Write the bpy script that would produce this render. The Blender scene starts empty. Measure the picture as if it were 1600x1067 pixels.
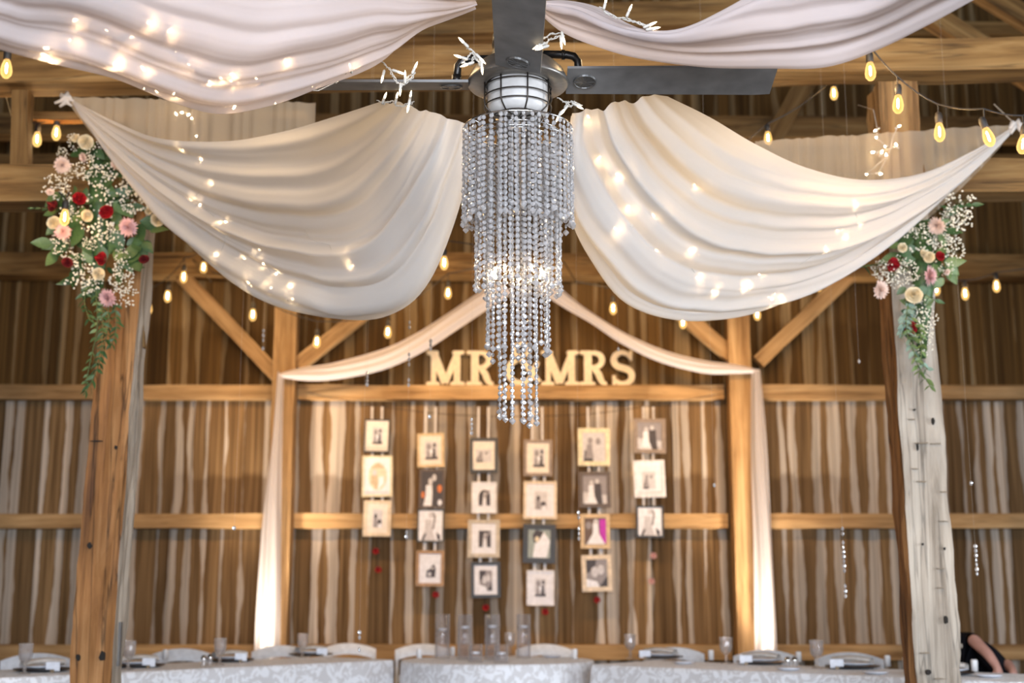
import bpy, math, random
import numpy as np
from mathutils import Vector, Matrix, noise
from mathutils.bvhtree import BVHTree
R = math.radians; PI = math.pi
rnd = random.Random(7)
scene = bpy.context.scene
COL = scene.collection

# ------------------------------------------------------------------ camera
TH = R(11.06); FP = 2050.0; CZ = 1.18
cam = bpy.data.cameras.new('camera'); camo = bpy.data.objects.new('camera', cam); COL.objects.link(camo)
cam.sensor_width = 36; cam.lens = FP * 36 / 1600
camo.location = (0, 0, CZ); camo.rotation_euler = (PI / 2 + TH, 0, 0)
cam.dof.use_dof = True; cam.dof.focus_distance = 3.95; cam.dof.aperture_fstop = 2.8
cam.clip_end = 200
scene.camera = camo
# ------------------------------------------------------------------ view, world, lights
scene.view_settings.view_transform = 'Standard'; scene.view_settings.look = 'None'
scene.view_settings.gamma = 1; scene.view_settings.use_curve_mapping = False
scene.view_settings.exposure = 0.25
scene.cycles.max_bounces = 8; scene.cycles.diffuse_bounces = 3; scene.cycles.glossy_bounces = 3
scene.cycles.transmission_bounces = 6; scene.cycles.transparent_max_bounces = 12
scene.cycles.sample_clamp_indirect = 4; scene.cycles.caustics_refractive = False; scene.cycles.caustics_reflective = False
w = bpy.data.worlds.new('sky'); scene.world = w; w.use_nodes = True
w.node_tree.nodes['Background'].inputs[0].default_value = (0.72, 0.86, 1.0, 1)
w.node_tree.nodes['Background'].inputs[1].default_value = 1.6

def light(kind, name, loc, energy, color, rot=(0, 0, 0), **kw):
    l = bpy.data.lights.new(name, kind); l.energy = energy; l.color = color
    for k, v in kw.items(): setattr(l, k, v)
    o = bpy.data.objects.new(name, l); o.location = loc; o.rotation_euler = rot; COL.objects.link(o)
    return o
# daylight through the open barn doors behind the photographer
light('AREA', 'door_daylight', (0.6, -3.6, 1.9), 950, (0.77, 0.86, 1.0), (R(92), 0, 0), shape='RECTANGLE', size=5.5, size_y=3.6)
light('AREA', 'side_door_daylight', (5.6, 3.4, 1.6), 190, (0.82, 0.9, 1.0), (0, R(90), 0), shape='RECTANGLE', size=2.4, size_y=2.4)
WARM = (1.0, 0.60, 0.24)
# uplights standing on the floor behind the two fabric columns and behind the head table
for X in (-1, 1):
    light('SPOT', 'uplight_beam', (X * 2.16, 11.16, 0.15), 620, (1.0, 0.86, 0.70), (R(182), R(X * -2), 0), spot_size=R(75), spot_blend=0.9, shadow_soft_size=0.06)
light('AREA', 'wall_wash_fill', (0, 8.9, 3.95), 46, WARM, (R(62), 0, 0), shape='RECTANGLE', size=5.5, size_y=0.25, spread=R(95))  # unseen warm fill added to brighten the middle of the back wall
# unseen warm fill lights added above the white drapes to brighten them
for X in (-1, 1):
    light('POINT', 'drape_fill', (X * 1.0, 4.5, 3.45), 36, (1.0, 0.70, 0.38), shadow_soft_size=0.25)
light('POINT', 'drape_fill', (-0.9, 2.9, 3.5), 14, (1.0, 0.70, 0.48), shadow_soft_size=0.25)

# ------------------------------------------------------------------ pixel to place
FW = Vector((0, math.cos(TH), math.sin(TH))); UP = Vector((0, -math.sin(TH), math.cos(TH)))
def ray(px, py): return Vector(((px - 800) / FP, 0, 0)) + UP * ((533.5 - py) / FP) + FW
CAM = Vector((0, 0, CZ))
def U(px, py, Y): r = ray(px, py); return CAM + r * (Y / r.y)
def UZ(px, py, z): r = ray(px, py); return CAM + r * ((z - CZ) / r.z)

# ------------------------------------------------------------------ mesh helpers
class MB:
    def __init__(s): s.v = []; s.f = []; s.m = []
    def add(s, vs, fs, mi=0):
        o = len(s.v); s.v += [tuple(v) for v in vs]
        s.f += [tuple(i + o for i in f) for f in fs]; s.m += [mi] * len(fs); return s
    def box(s, c, d, M=None, mi=0):
        vs = [Vector((x * d[0] / 2, y * d[1] / 2, z * d[2] / 2)) for x in (-1, 1) for y in (-1, 1) for z in (-1, 1)]
        if M: vs = [M @ v for v in vs]
        vs = [v + Vector(c) for v in vs]
        return s.add(vs, [(0, 1, 3, 2), (4, 6, 7, 5), (0, 4, 5, 1), (2, 3, 7, 6), (0, 2, 6, 4), (1, 5, 7, 3)], mi)
    def tube(s, pts, r, n=6, mi=0, cap=True):
        pts = [Vector(p) for p in pts]; rs = r if isinstance(r, (list, tuple)) else [r] * len(pts)
        rings = []; t0 = (pts[1] - pts[0]).normalized()
        a = t0.orthogonal().normalized()
        for i, p in enumerate(pts):
            t = (pts[min(i + 1, len(pts) - 1)] - pts[max(i - 1, 0)])
            t = t.normalized() if t.length > 1e-9 else t0
            a = (a - t * a.dot(t)); a = a.normalized() if a.length > 1e-6 else t.orthogonal().normalized()
            b = t.cross(a)
            rings.append([p + (a * math.cos(2 * PI * k / n) + b * math.sin(2 * PI * k / n)) * rs[i] for k in range(n)])
        vs = [v for rg in rings for v in rg]; fs = []
        for i in range(len(pts) - 1):
            for k in range(n):
                fs.append((i * n + k, i * n + (k + 1) % n, (i + 1) * n + (k + 1) % n, (i + 1) * n + k))
        if cap: fs.append(tuple(range(n))[::-1]); fs.append(tuple((len(pts) - 1) * n + k for k in range(n)))
        return s.add(vs, fs, mi)
    def lathe(s, prof, n=16, c=(0, 0, 0), mi=0):
        c = Vector(c); vs = []; fs = []
        for (r, z) in prof:
            for k in range(n): vs.append(c + Vector((r * math.cos(2 * PI * k / n), r * math.sin(2 * PI * k / n), z)))
        for i in range(len(prof) - 1):
            for k in range(n): fs.append((i * n + k, i * n + (k + 1) % n, (i + 1) * n + (k + 1) % n, (i + 1) * n + k))
        return s.add(vs, fs, mi)
    def prism(s, poly, y0, y1, mi=0):           # polygon in x,z pushed along y
        n = len(poly)
        vs = [Vector((p[0], y0, p[1])) for p in poly] + [Vector((p[0], y1, p[1])) for p in poly]
        fs = [tuple(range(n)), tuple(range(2 * n - 1, n - 1, -1))] + [(i, i + n, (i + 1) % n + n, (i + 1) % n) for i in range(n)]
        return s.add(vs, fs, mi)
    def grid(s, rows, mi=0):
        n = len(rows[0]); vs = [p for r in rows for p in r]; fs = []
        for i in range(len(rows) - 1):
            for j in range(n - 1): fs.append((i * n + j, i * n + j + 1, (i + 1) * n + j + 1, (i + 1) * n + j))
        return s.add(vs, fs, mi)
    def xf(s, M): s.v = [tuple(M @ Vector(v)) for v in s.v]; return s
    def mesh(s, name, mats, smooth=False, off=None):
        me = bpy.data.meshes.new(name)
        vs = s.v if off is None else [(v[0] - off[0], v[1] - off[1], v[2] - off[2]) for v in s.v]
        me.from_pydata(vs, [], s.f)
        for m in (mats if isinstance(mats, (list, tuple)) else [mats]): me.materials.append(m)
        me.polygons.foreach_set('material_index', s.m)
        if smooth: me.polygons.foreach_set('use_smooth', [True] * len(me.polygons))
        me.update(); return me

def link(name, data, loc=(0, 0, 0), parent=None, M=None):
    o = bpy.data.objects.new(name, data); COL.objects.link(o)
    if M is not None: o.matrix_local = M
    else: o.location = loc
    if parent: o.parent = parent
    return o
def tag(o, label=None, cat=None, group=None, kind=None):
    if label: o['label'] = label
    if cat: o['category'] = cat
    if group: o['group'] = group
    if kind: o['kind'] = kind
    return o
def thing(name, label, cat, loc, rz=0, group=None):
    o = link(name, None, loc); o.rotation_euler = (0, 0, rz); o.empty_display_size = 0.1
    return tag(o, label, cat, group)
def part(name, mb, mats, parent, smooth=False):   # mb in local coordinates of the parent
    return link(name, mb.mesh(name, mats, smooth), parent=parent)
def wpart(name, mb, mats, parent, smooth=False):  # mb in world coordinates, parent an unrotated empty
    return link(name, mb.mesh(name, mats, smooth, off=parent.location), parent=parent)
def solo(name, mb, mats, label, cat, group=None, smooth=False, base=None):
    c = np.array(mb.v); b = base or (float(c[:, 0].mean()), float(c[:, 1].mean()), float(c[:, 2].min()))
    return tag(link(name, mb.mesh(name, mats, smooth, off=b), b), label, cat, group)
def cr(P, n):       # Catmull-Rom through points by chord length
    P = [Vector(p) for p in P]; d = [0]
    for a, b in zip(P, P[1:]): d.append(d[-1] + (b - a).length)
    Q = [P[0] * 2 - P[1]] + P + [P[-1] * 2 - P[-2]]; out = []
    for k in range(n):
        t = d[-1] * k / (n - 1); i = 0
        while i < len(P) - 2 and t > d[i + 1]: i += 1
        u = (t - d[i]) / max(1e-9, d[i + 1] - d[i]); u = min(1, max(0, u))
        a, b, c, e = Q[i], Q[i + 1], Q[i + 2], Q[i + 3]
        out.append(0.5 * ((2 * b) + (c - a) * u + (2 * a - 5 * b + 4 * c - e) * u * u + (3 * b - a - 3 * c + e) * u ** 3))
    return out

# ------------------------------------------------------------------ materials
def newmat(name):
    m = bpy.data.materials.new(name); m.use_nodes = True; nt = m.node_tree
    return m, nt, nt.nodes['Principled BSDF']
def c4(c): return (*c, 1)
def plain(name, col, rough=0.5, metal=0, var=0.06, scale=30, **kw):
    m, nt, b = newmat(name); N = nt.nodes; L = nt.links
    tc = N.new('ShaderNodeTexCoord'); nz = N.new('ShaderNodeTexNoise'); nz.inputs['Scale'].default_value = scale
    L.new(tc.outputs['Object'], nz.inputs['Vector'])
    rp = N.new('ShaderNodeValToRGB'); L.new(nz.outputs[0], rp.inputs[0])
    rp.color_ramp.elements[0].position = .3; rp.color_ramp.elements[1].position = .7
    rp.color_ramp.elements[0].color = c4([max(0, x * (1 - var * 2)) for x in col]); rp.color_ramp.elements[1].color = c4([min(1, x * (1 + var)) for x in col])
    L.new(rp.outputs[0], b.inputs['Base Color']); b.inputs['Roughness'].default_value = rough; b.inputs['Metallic'].default_value = metal
    for k, v in kw.items(): b.inputs[k.replace('_', ' ')].default_value = v
    return m
def emis(name, col, s):
    m, nt, b = newmat(name); N = nt.nodes; N.remove(b)
    e = N.new('ShaderNodeEmission'); e.inputs[0].default_value = c4(col); e.inputs[1].default_value = s
    nt.links.new(e.outputs[0], N['Material Output'].inputs[0]); return m
def wood(name, dark, mid, light, along=0, rough=0.75, grain=14, bump=0.4, hue_rand=0.25, cracks=0.5):
    m, nt, b = newmat(name); N = nt.nodes; L = nt.links
    tc = N.new('ShaderNodeTexCoord'); oi = N.new('ShaderNodeObjectInfo')
    mp = N.new('ShaderNodeMapping'); sc = [grain] * 3; sc[along] = grain * 0.06; mp.inputs['Scale'].default_value = sc
    ad = N.new('ShaderNodeVectorMath'); ad.operation = 'ADD'
    ml = N.new('ShaderNodeMath'); ml.operation = 'MULTIPLY'; ml.inputs[1].default_value = 37; L.new(oi.outputs['Random'], ml.inputs[0])
    L.new(tc.outputs['Object'], ad.inputs[0]); L.new(ml.outputs[0], ad.inputs[1]); L.new(ad.outputs[0], mp.inputs[0])
    nz = N.new('ShaderNodeTexNoise'); nz.inputs['Scale'].default_value = 1; nz.inputs['Detail'].default_value = 6; nz.inputs['Roughness'].default_value = .62; nz.inputs['Distortion'].default_value = .6
    L.new(mp.outputs[0], nz.inputs[0])
    rp = N.new('ShaderNodeValToRGB'); L.new(nz.outputs[0], rp.inputs[0]); e = rp.color_ramp.elements
    e[0].position = .32; e[0].color = c4(dark); e[1].position = .72; e[1].color = c4(light)
    k = rp.color_ramp.elements.new(.5); k.color = c4(mid)
    # large stains
    n2 = N.new('ShaderNodeTexNoise'); n2.inputs['Scale'].default_value = 1.7; L.new(ad.outputs[0], n2.inputs[0])
    mr = N.new('ShaderNodeMapRange'); L.new(n2.outputs[0], mr.inputs[0]); mr.inputs[1].default_value = .3; mr.inputs[2].default_value = .7; mr.inputs[3].default_value = .68; mr.inputs[4].default_value = 1.12
    # cracks
    m3 = N.new('ShaderNodeMapping'); s3 = [9] * 3; s3[along] = 0.35; m3.inputs['Scale'].default_value = s3; L.new(ad.outputs[0], m3.inputs[0])
    n3 = N.new('ShaderNodeTexNoise'); n3.inputs['Scale'].default_value = 1.6; n3.inputs['Detail'].default_value = 3; L.new(m3.outputs[0], n3.inputs[0])
    r3 = N.new('ShaderNodeValToRGB'); L.new(n3.outputs[0], r3.inputs[0]); q = r3.color_ramp.elements
    q[0].position = .478; q[0].color = (1, 1, 1, 1); q[1].position = .522; q[1].color = (1, 1, 1, 1)
    z = r3.color_ramp.elements.new(.5); z.color = (1 - cracks,) * 3 + (1,)
    vr = N.new('ShaderNodeMapRange'); L.new(oi.outputs['Random'], vr.inputs[0]); vr.inputs[3].default_value = 1 - hue_rand; vr.inputs[4].default_value = 1 + hue_rand * .6
    def mul(a, bb):
        x = N.new('ShaderNodeMix'); x.data_type = 'RGBA'; x.blend_type = 'MULTIPLY'; x.inputs[0].default_value = 1
        L.new(a, x.inputs[6]); L.new(bb, x.inputs[7]); return x.outputs[2]
    o = mul(mul(mul(rp.outputs[0], mr.outputs[0]), r3.outputs[0]), vr.outputs[0])
    L.new(o, b.inputs['Base Color']); b.inputs['Roughness'].default_value = rough; b.inputs['Specular IOR Level'].default_value = .25
    bp = N.new('ShaderNodeBump'); bp.inputs['Strength'].default_value = bump; bp.inputs['Distance'].default_value = .01
    L.new(nz.outputs[0], bp.inputs['Height']); L.new(bp.outputs[0], b.inputs['Normal'])
    return m
def boardmat(name, brown0, brown1, pale, thr):
    """old waney boards: dark heartwood between pale sapwood edges; local x is -.5...5 across, z runs in metres / length"""
    m, nt, b = newmat(name); N = nt.nodes; L = nt.links
    tc = N.new('ShaderNodeTexCoord'); oi = N.new('ShaderNodeObjectInfo'); sp = N.new('ShaderNodeSeparateXYZ'); L.new(tc.outputs['Object'], sp.inputs[0])
    ge = N.new('ShaderNodeNewGeometry')
    rn = N.new('ShaderNodeMath'); rn.operation = 'MULTIPLY'; rn.inputs[1].default_value = 91; L.new(oi.outputs['Random'], rn.inputs[0])
    cv = N.new('ShaderNodeCombineXYZ'); zz = N.new('ShaderNodeMath'); zz.operation = 'MULTIPLY'; zz.inputs[1].default_value = 2.2; L.new(sp.outputs['Z'], zz.inputs[0])
    L.new(rn.outputs[0], cv.inputs[0]); L.new(zz.outputs[0], cv.inputs[2]); 
    sx = N.new('ShaderNodeMath'); sx.operation = 'SIGN'; L.new(sp.outputs['X'], sx.inputs[0]); L.new(sx.outputs[0], cv.inputs[1])
    nz = N.new('ShaderNodeTexNoise'); nz.inputs['Scale'].default_value = 1.0; nz.inputs['Detail'].default_value = 4; nz.inputs['Roughness'].default_value = .55; L.new(cv.outputs[0], nz.inputs[0])
    ax = N.new('ShaderNodeMath'); ax.operation = 'ABSOLUTE'; L.new(sp.outputs['X'], ax.inputs[0])
    s = N.new('ShaderNodeMath'); s.operation = 'MULTIPLY_ADD'; s.inputs[1].default_value = 1.15; L.new(nz.outputs[0], s.inputs[0]); L.new(ax.outputs[0], s.inputs[2])
    # per board shift: some boards almost all pale, some none
    sh = N.new('ShaderNodeMapRange'); fr = N.new('ShaderNodeMath'); fr.operation = 'FRACT'; f2 = N.new('ShaderNodeMath'); f2.operation = 'MULTIPLY'; f2.inputs[1].default_value = 7.7; L.new(oi.outputs['Random'], f2.inputs[0]); L.new(f2.outputs[0], fr.inputs[0])
    L.new(fr.outputs[0], sh.inputs[0]); sh.inputs[3].default_value = -.20; sh.inputs[4].default_value = .22
    t = N.new('ShaderNodeMath'); L.new(s.outputs[0], t.inputs[0]); L.new(sh.outputs[0], t.inputs[1])
    mk = N.new('ShaderNodeMapRange'); mk.interpolation_type = 'SMOOTHSTEP'; L.new(t.outputs[0], mk.inputs[0]); mk.inputs[1].default_value = thr; mk.inputs[2].default_value = thr + .05
    mp = N.new('ShaderNodeMapping'); mp.inputs['Scale'].default_value = (9, 9, 2.6); L.new(tc.outputs['Object'], mp.inputs[0]); ad = N.new('ShaderNodeVectorMath'); L.new(mp.outputs[0], ad.inputs[0]); L.new(rn.outputs[0], ad.inputs[1])
    g = N.new('ShaderNodeTexNoise'); g.inputs['Scale'].default_value = 1; g.inputs['Detail'].default_value = 5; L.new(ad.outputs[0], g.inputs[0])
    rp = N.new('ShaderNodeValToRGB'); L.new(g.outputs[0], rp.inputs[0]); rp.color_ramp.elements[0].position = .3; rp.color_ramp.elements[1].position = .7
    rp.color_ramp.elements[0].color = c4(brown0); rp.color_ramp.elements[1].color = c4(brown1)
    r2 = N.new('ShaderNodeValToRGB'); L.new(g.outputs[0], r2.inputs[0]); r2.color_ramp.elements[0].position = .3; r2.color_ramp.elements[1].position = .6
    r2.color_ramp.elements[0].color = c4([x * .62 for x in pale]); r2.color_ramp.elements[1].color = c4(pale)
    mx = N.new('ShaderNodeMix'); mx.data_type = 'RGBA'; L.new(mk.outputs[0], mx.inputs[0]); L.new(rp.outputs[0], mx.inputs[6]); L.new(r2.outputs[0], mx.inputs[7])
    vr = N.new('ShaderNodeMapRange'); L.new(oi.outputs['Random'], vr.inputs[0]); vr.inputs[3].default_value = .62; vr.inputs[4].default_value = 1.25
    m2 = N.new('ShaderNodeMix'); m2.data_type = 'RGBA'; m2.blend_type = 'MULTIPLY'; m2.inputs[0].default_value = 1; L.new(mx.outputs[2], m2.inputs[6]); L.new(vr.outputs[0], m2.inputs[7])
    L.new(m2.outputs[2], b.inputs['Base Color']); b.inputs['Roughness'].default_value = .85; b.inputs['Specular IOR Level'].default_value = .15
    return m
def cloth(name, col, transl=.45, transp=.0, transl_col=None):
    m, nt, b = newmat(name); N = nt.nodes; L = nt.links; N.remove(b)
    tc = N.new('ShaderNodeTexCoord'); nz = N.new('ShaderNodeTexNoise'); nz.inputs['Scale'].default_value = 3; nz.inputs['Detail'].default_value = 3; L.new(tc.outputs['Object'], nz.inputs[0])
    rp = N.new('ShaderNodeValToRGB'); L.new(nz.outputs[0], rp.inputs[0]); rp.color_ramp.elements[0].color = c4([x * .92 for x in col]); rp.color_ramp.elements[1].color = c4(col)
    d = N.new('ShaderNodeBsdfDiffuse'); t = N.new('ShaderNodeBsdfTranslucent'); L.new(rp.outputs[0], d.inputs[0]); t.inputs[0].default_value = c4(transl_col or col)
    mx = N.new('ShaderNodeMixShader'); mx.inputs[0].default_value = transl; L.new(d.outputs[0], mx.inputs[1]); L.new(t.outputs[0], mx.inputs[2])
    p = N.new('ShaderNodeBsdfTransparent'); m2 = N.new('ShaderNodeMixShader'); m2.inputs[0].default_value = transp; L.new(mx.outputs[0], m2.inputs[1]); L.new(p.outputs[0], m2.inputs[2])
    L.new(m2.outputs[0], N['Material Output'].inputs[0])
    # woven wrinkles
    wv = N.new('ShaderNodeTexNoise'); wv.inputs['Scale'].default_value = 22; wv.inputs['Detail'].default_value = 4; L.new(tc.outputs['Object'], wv.inputs[0])
    bp = N.new('ShaderNodeBump'); bp.inputs['Strength'].default_value = .12; bp.inputs['Distance'].default_value = .01; L.new(wv.outputs[0], bp.inputs['Height']); L.new(bp.outputs[0], d.inputs['Normal'])
    return m
def glass(name, col=(1, 1, 1), rough=0, ior=1.5, transp=.0):
    m, nt, b = newmat(name); b.inputs['Base Color'].default_value = c4(col); b.inputs['Roughness'].default_value = rough
    b.inputs['Transmission Weight'].default_value = 1; b.inputs['IOR'].default_value = ior
    if transp:
        N = nt.nodes; p = N.new('ShaderNodeBsdfTransparent'); p.inputs[0].default_value = c4(col); mx = N.new('ShaderNodeMixShader'); mx.inputs[0].default_value = transp
        nt.links.new(b.outputs[0], mx.inputs[1]); nt.links.new(p.outputs[0], mx.inputs[2]); nt.links.new(mx.outputs[0], N['Material Output'].inputs[0])
    return m

M_beam = wood('warm_timber', (.095, .046, .013), (.225, .12, .038), (.35, .215, .085))
M_girt = wood('girt_timber', (.30, .16, .06), (.50, .30, .13), (.66, .43, .21), cracks=.25)
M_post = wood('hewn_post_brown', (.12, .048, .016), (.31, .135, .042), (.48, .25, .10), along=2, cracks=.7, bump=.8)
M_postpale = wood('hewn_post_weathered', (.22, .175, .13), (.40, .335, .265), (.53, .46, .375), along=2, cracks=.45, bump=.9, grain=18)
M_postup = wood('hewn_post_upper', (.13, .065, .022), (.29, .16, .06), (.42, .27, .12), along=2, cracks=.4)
M_postrear = wood('rear_post_timber', (.26, .14, .05), (.44, .26, .11), (.58, .37, .18), along=2, cracks=.3)
M_hole = plain('dark_hole', (.012, .008, .005), .9)
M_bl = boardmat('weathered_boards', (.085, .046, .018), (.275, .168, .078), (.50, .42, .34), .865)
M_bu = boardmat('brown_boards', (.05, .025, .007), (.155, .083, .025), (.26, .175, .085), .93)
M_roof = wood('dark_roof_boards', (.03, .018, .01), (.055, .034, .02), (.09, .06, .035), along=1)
M_floor = plain('worn_floor', (.20, .16, .12), .8, scale=3, var=.2)
M_drape = cloth('white_voile', (.78, .74, .70), .48, .07)
M_drape_pink = cloth('blush_voile', (.68, .60, .59), .45, .06)
M_sheer = cloth('sheer_voile', (.72, .62, .48), .55, .42)
M_swag = cloth('white_swag_fabric', (.86, .80, .80), .35, .03)
M_col = cloth('column_fabric', (.86, .82, .82), .55, .05)
M_fan = plain('brushed_pewter', (.26, .24, .215), .38, .85, scale=60)
M_blade = plain('grey_blade', (.17, .163, .158), .6, .1, scale=14, var=.12)
M_blade_rim = plain('blade_medallion', (.115, .11, .105), .4, .6)
M_pipe = plain('black_iron_pipe', (.025, .022, .02), .35, .7)
M_shade = plain('frosted_glass_shade', (.52, .49, .46), .3)
M_cage = plain('bronze_cage', (.05, .04, .032), .4, .8)
M_bead = glass('crystal', (.99, .98, 1.0), 0.0, 1.52)
def sparkle(m, k, kt, kg, col=(1, .965, .95)):
    """clear glass whose many small facets scatter (k), let light straight through (kt) and mirror (kg)"""
    nt = m.node_tree; N = nt.nodes; L = nt.links; b = N['Principled BSDF']
    def mix(x, y, f):
        q = N.new('ShaderNodeMixShader'); q.inputs[0].default_value = f; L.new(x, q.inputs[1]); L.new(y, q.inputs[2]); return q.outputs[0]
    d = N.new('ShaderNodeBsdfDiffuse'); d.inputs[0].default_value = c4(col); t = N.new('ShaderNodeBsdfTranslucent'); t.inputs[0].default_value = c4(col)
    g = N.new('ShaderNodeBsdfGlossy'); g.inputs['Roughness'].default_value = .08; p = N.new('ShaderNodeBsdfTransparent')
    o = mix(b.outputs[0], mix(d.outputs[0], t.outputs[0], .4), k); o = mix(o, g.outputs[0], kg); o = mix(o, p.outputs[0], kt)
    L.new(o, N['Material Output'].inputs[0])
sparkle(M_bead, .50, .15, .22)
M_chrome = plain('chrome_wire', (.6, .58, .56), .2, 1)
M_wirewhite = plain('white_plastic_wire', (.50, .46, .40), .5)
M_cord = plain('black_cord', (.02, .017, .015), .6)
M_filament = emis('warm_filament', (1.0, .66, .30), 260)
M_mini = emis('mini_bulb_glow', (1.0, .72, .40), 100)
M_miniglass = emis('mini_bulb_tip', (1.0, .80, .52), 7)
def bulbmat():
    m, nt, b = newmat('amber_bulb_glass'); N = nt.nodes; L = nt.links; N.remove(b)
    e = N.new('ShaderNodeEmission'); e.inputs[0].default_value = (1, .60, .20, 1); e.inputs[1].default_value = 1.9
    p = N.new('ShaderNodeBsdfTransparent'); p.inputs[0].default_value = (1, .82, .55, 1)
    lw = N.new('ShaderNodeLayerWeight'); lw.inputs[0].default_value = .35
    mr = N.new('ShaderNodeMapRange'); L.new(lw.outputs['Facing'], mr.inputs[0]); mr.inputs[3].default_value = .28; mr.inputs[4].default_value = .85
    x = N.new('ShaderNodeMixShader'); L.new(mr.outputs[0], x.inputs[0]); L.new(p.outputs[0], x.inputs[1]); L.new(e.outputs[0], x.inputs[2])
    L.new(x.outputs[0], N['Material Output'].inputs[0]); return m
M_bulb = bulbmat()
M_letter = plain('cream_letter', (.80, .64, .42), .5)
def thinglass(name, base, edge):
    m, nt, b = newmat(name); N = nt.nodes; L = nt.links; N.remove(b)
    p = N.new('ShaderNodeBsdfTransparent'); p.inputs[0].default_value = (.97, .97, .98, 1); g = N.new('ShaderNodeBsdfGlossy'); g.inputs['Roughness'].default_value = .05
    d = N.new('ShaderNodeBsdfDiffuse'); d.inputs[0].default_value = (.9, .9, .92, 1); a = N.new('ShaderNodeMixShader'); a.inputs[0].default_value = .45; L.new(g.outputs[0], a.inputs[1]); L.new(d.outputs[0], a.inputs[2])
    lw = N.new('ShaderNodeLayerWeight'); lw.inputs[0].default_value = .5; pw = N.new('ShaderNodeMath'); pw.operation = 'POWER'; pw.inputs[1].default_value = 2.6; L.new(lw.outputs['Facing'], pw.inputs[0])
    mr = N.new('ShaderNodeMapRange'); L.new(pw.outputs[0], mr.inputs[0]); mr.inputs[3].default_value = base; mr.inputs[4].default_value = edge
    x = N.new('ShaderNodeMixShader'); L.new(mr.outputs[0], x.inputs[0]); L.new(p.outputs[0], x.inputs[1]); L.new(a.outputs[0], x.inputs[2]); L.new(x.outputs[0], N['Material Output'].inputs[0]); return m
M_tableglass = thinglass('table_glass', .05, .95)
M_water = thinglass('water', .05, .4)
M_cut = glass('cut_glass', (.97, .95, .99), 0.03, 1.5)
sparkle(M_cut, .3, .58, .03)
M_charger = plain('black_charger', (.018, .018, .022), .3)
M_napkin = plain('ivory_napkin', (.60, .55, .50), .8)
M_card = plain('white_card', (.82, .84, .90), .7)
M_gold = plain('card_clip', (.22, .15, .08), .5, .3)
M_china = plain('white_china', (.78, .80, .86), .25)
M_wax = plain('candle_wax', (.85, .83, .82), .5)
M_chair = plain('white_chair_resin', (.74, .76, .80), .45)
M_red = plain('red_petal', (.36, .008, .014), .55, scale=60, var=.2)
M_darkred = plain('dark_red_petal', (.16, .01, .012), .6)
M_cream = plain('cream_petal', (.80, .68, .46), .6, Subsurface_Weight=0.0)
M_pink = plain('pink_petal', (.72, .42, .40), .65, scale=50, var=.1)
M_blush = plain('blush_petal', (.78, .58, .48), .65)
M_gyp = plain('tiny_white_blossom', (.80, .74, .60), .7)
M_leaf = plain('dark_green_leaf', (.045, .10, .028), .5, scale=40, var=.3)
M_leaf2 = plain('light_green_leaf', (.13, .20, .06), .5, scale=40, var=.3)
M_euc = plain('eucalyptus_leaf', (.20, .30, .24), .6, scale=40, var=.2)
M_stem = plain('green_stem', (.08, .11, .03), .7)
M_skin = plain('skin', (.50, .26, .20), .5, scale=12, var=.08)
M_black = plain('black_clothing', (.008, .0075, .01), .95, Specular_IOR_Level=.1)
M_hair = plain('dark_hair', (.03, .016, .01), .6)
def damask():
    m, nt, b = newmat('damask_cloth'); N = nt.nodes; L = nt.links
    tc = N.new('ShaderNodeTexCoord'); nz = N.new('ShaderNodeTexNoise'); nz.inputs['Scale'].default_value = 9; nz.inputs['Detail'].default_value = 2; nz.inputs['Distortion'].default_value = 3.2
    L.new(tc.outputs['Object'], nz.inputs[0]); rp = N.new('ShaderNodeValToRGB'); L.new(nz.outputs[0], rp.inputs[0]); e = rp.color_ramp.elements
    e[0].position = .49; e[0].color = (.64, .62, .62, 1); e[1].position = .52; e[1].color = (.84, .84, .86, 1)
    L.new(rp.outputs[0], b.inputs['Base Color']); b.inputs['Roughness'].default_value = .55; b.inputs['Sheen Weight'].default_value = .2; return m
M_damask = damask()

# ------------------------------------------------------------------ the barn shell
WY = 12.0        # face of the back wall boards
wall = tag(link('wall_back', None, (0, WY, 0)), kind='structure')
unit = MB().box((0, 0, 0), (1, 1, 1)).mesh('board', [M_bl]); unitu = MB().box((0, 0, 0), (1, 1, 1)).mesh('board', [M_bu])
def course(z0, z1, me, seed, gaps):
    r = random.Random(seed); x = -6.2; i = 0
    gx = [U(g, 360, WY).x for g in gaps]
    while x < 6.2:
        wd = r.choice([.13, .15, .17, .19, .22]) * r.uniform(.92, 1.08)
        g = [q for q in gx if x < q <= x + wd]
        if g: wd = max(.08, g[0] - x)
        o = link('board', me, (x + wd / 2, .012 + (.016 if i % 2 else 0) + r.uniform(-.003, .003), (z0 + z1) / 2), wall)
        o.scale = (wd + (.012 if not g else -.002), .02, z1 - z0 + r.uniform(-.01, .01)); o.rotation_euler = (0, R(r.uniform(-.12, .12)), 0)
        x += wd + (.011 if g else 0); i += 1
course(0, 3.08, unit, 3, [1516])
course(3.08, 7.6, unitu, 5, [4, 1295, 1493, 1540])
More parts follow.
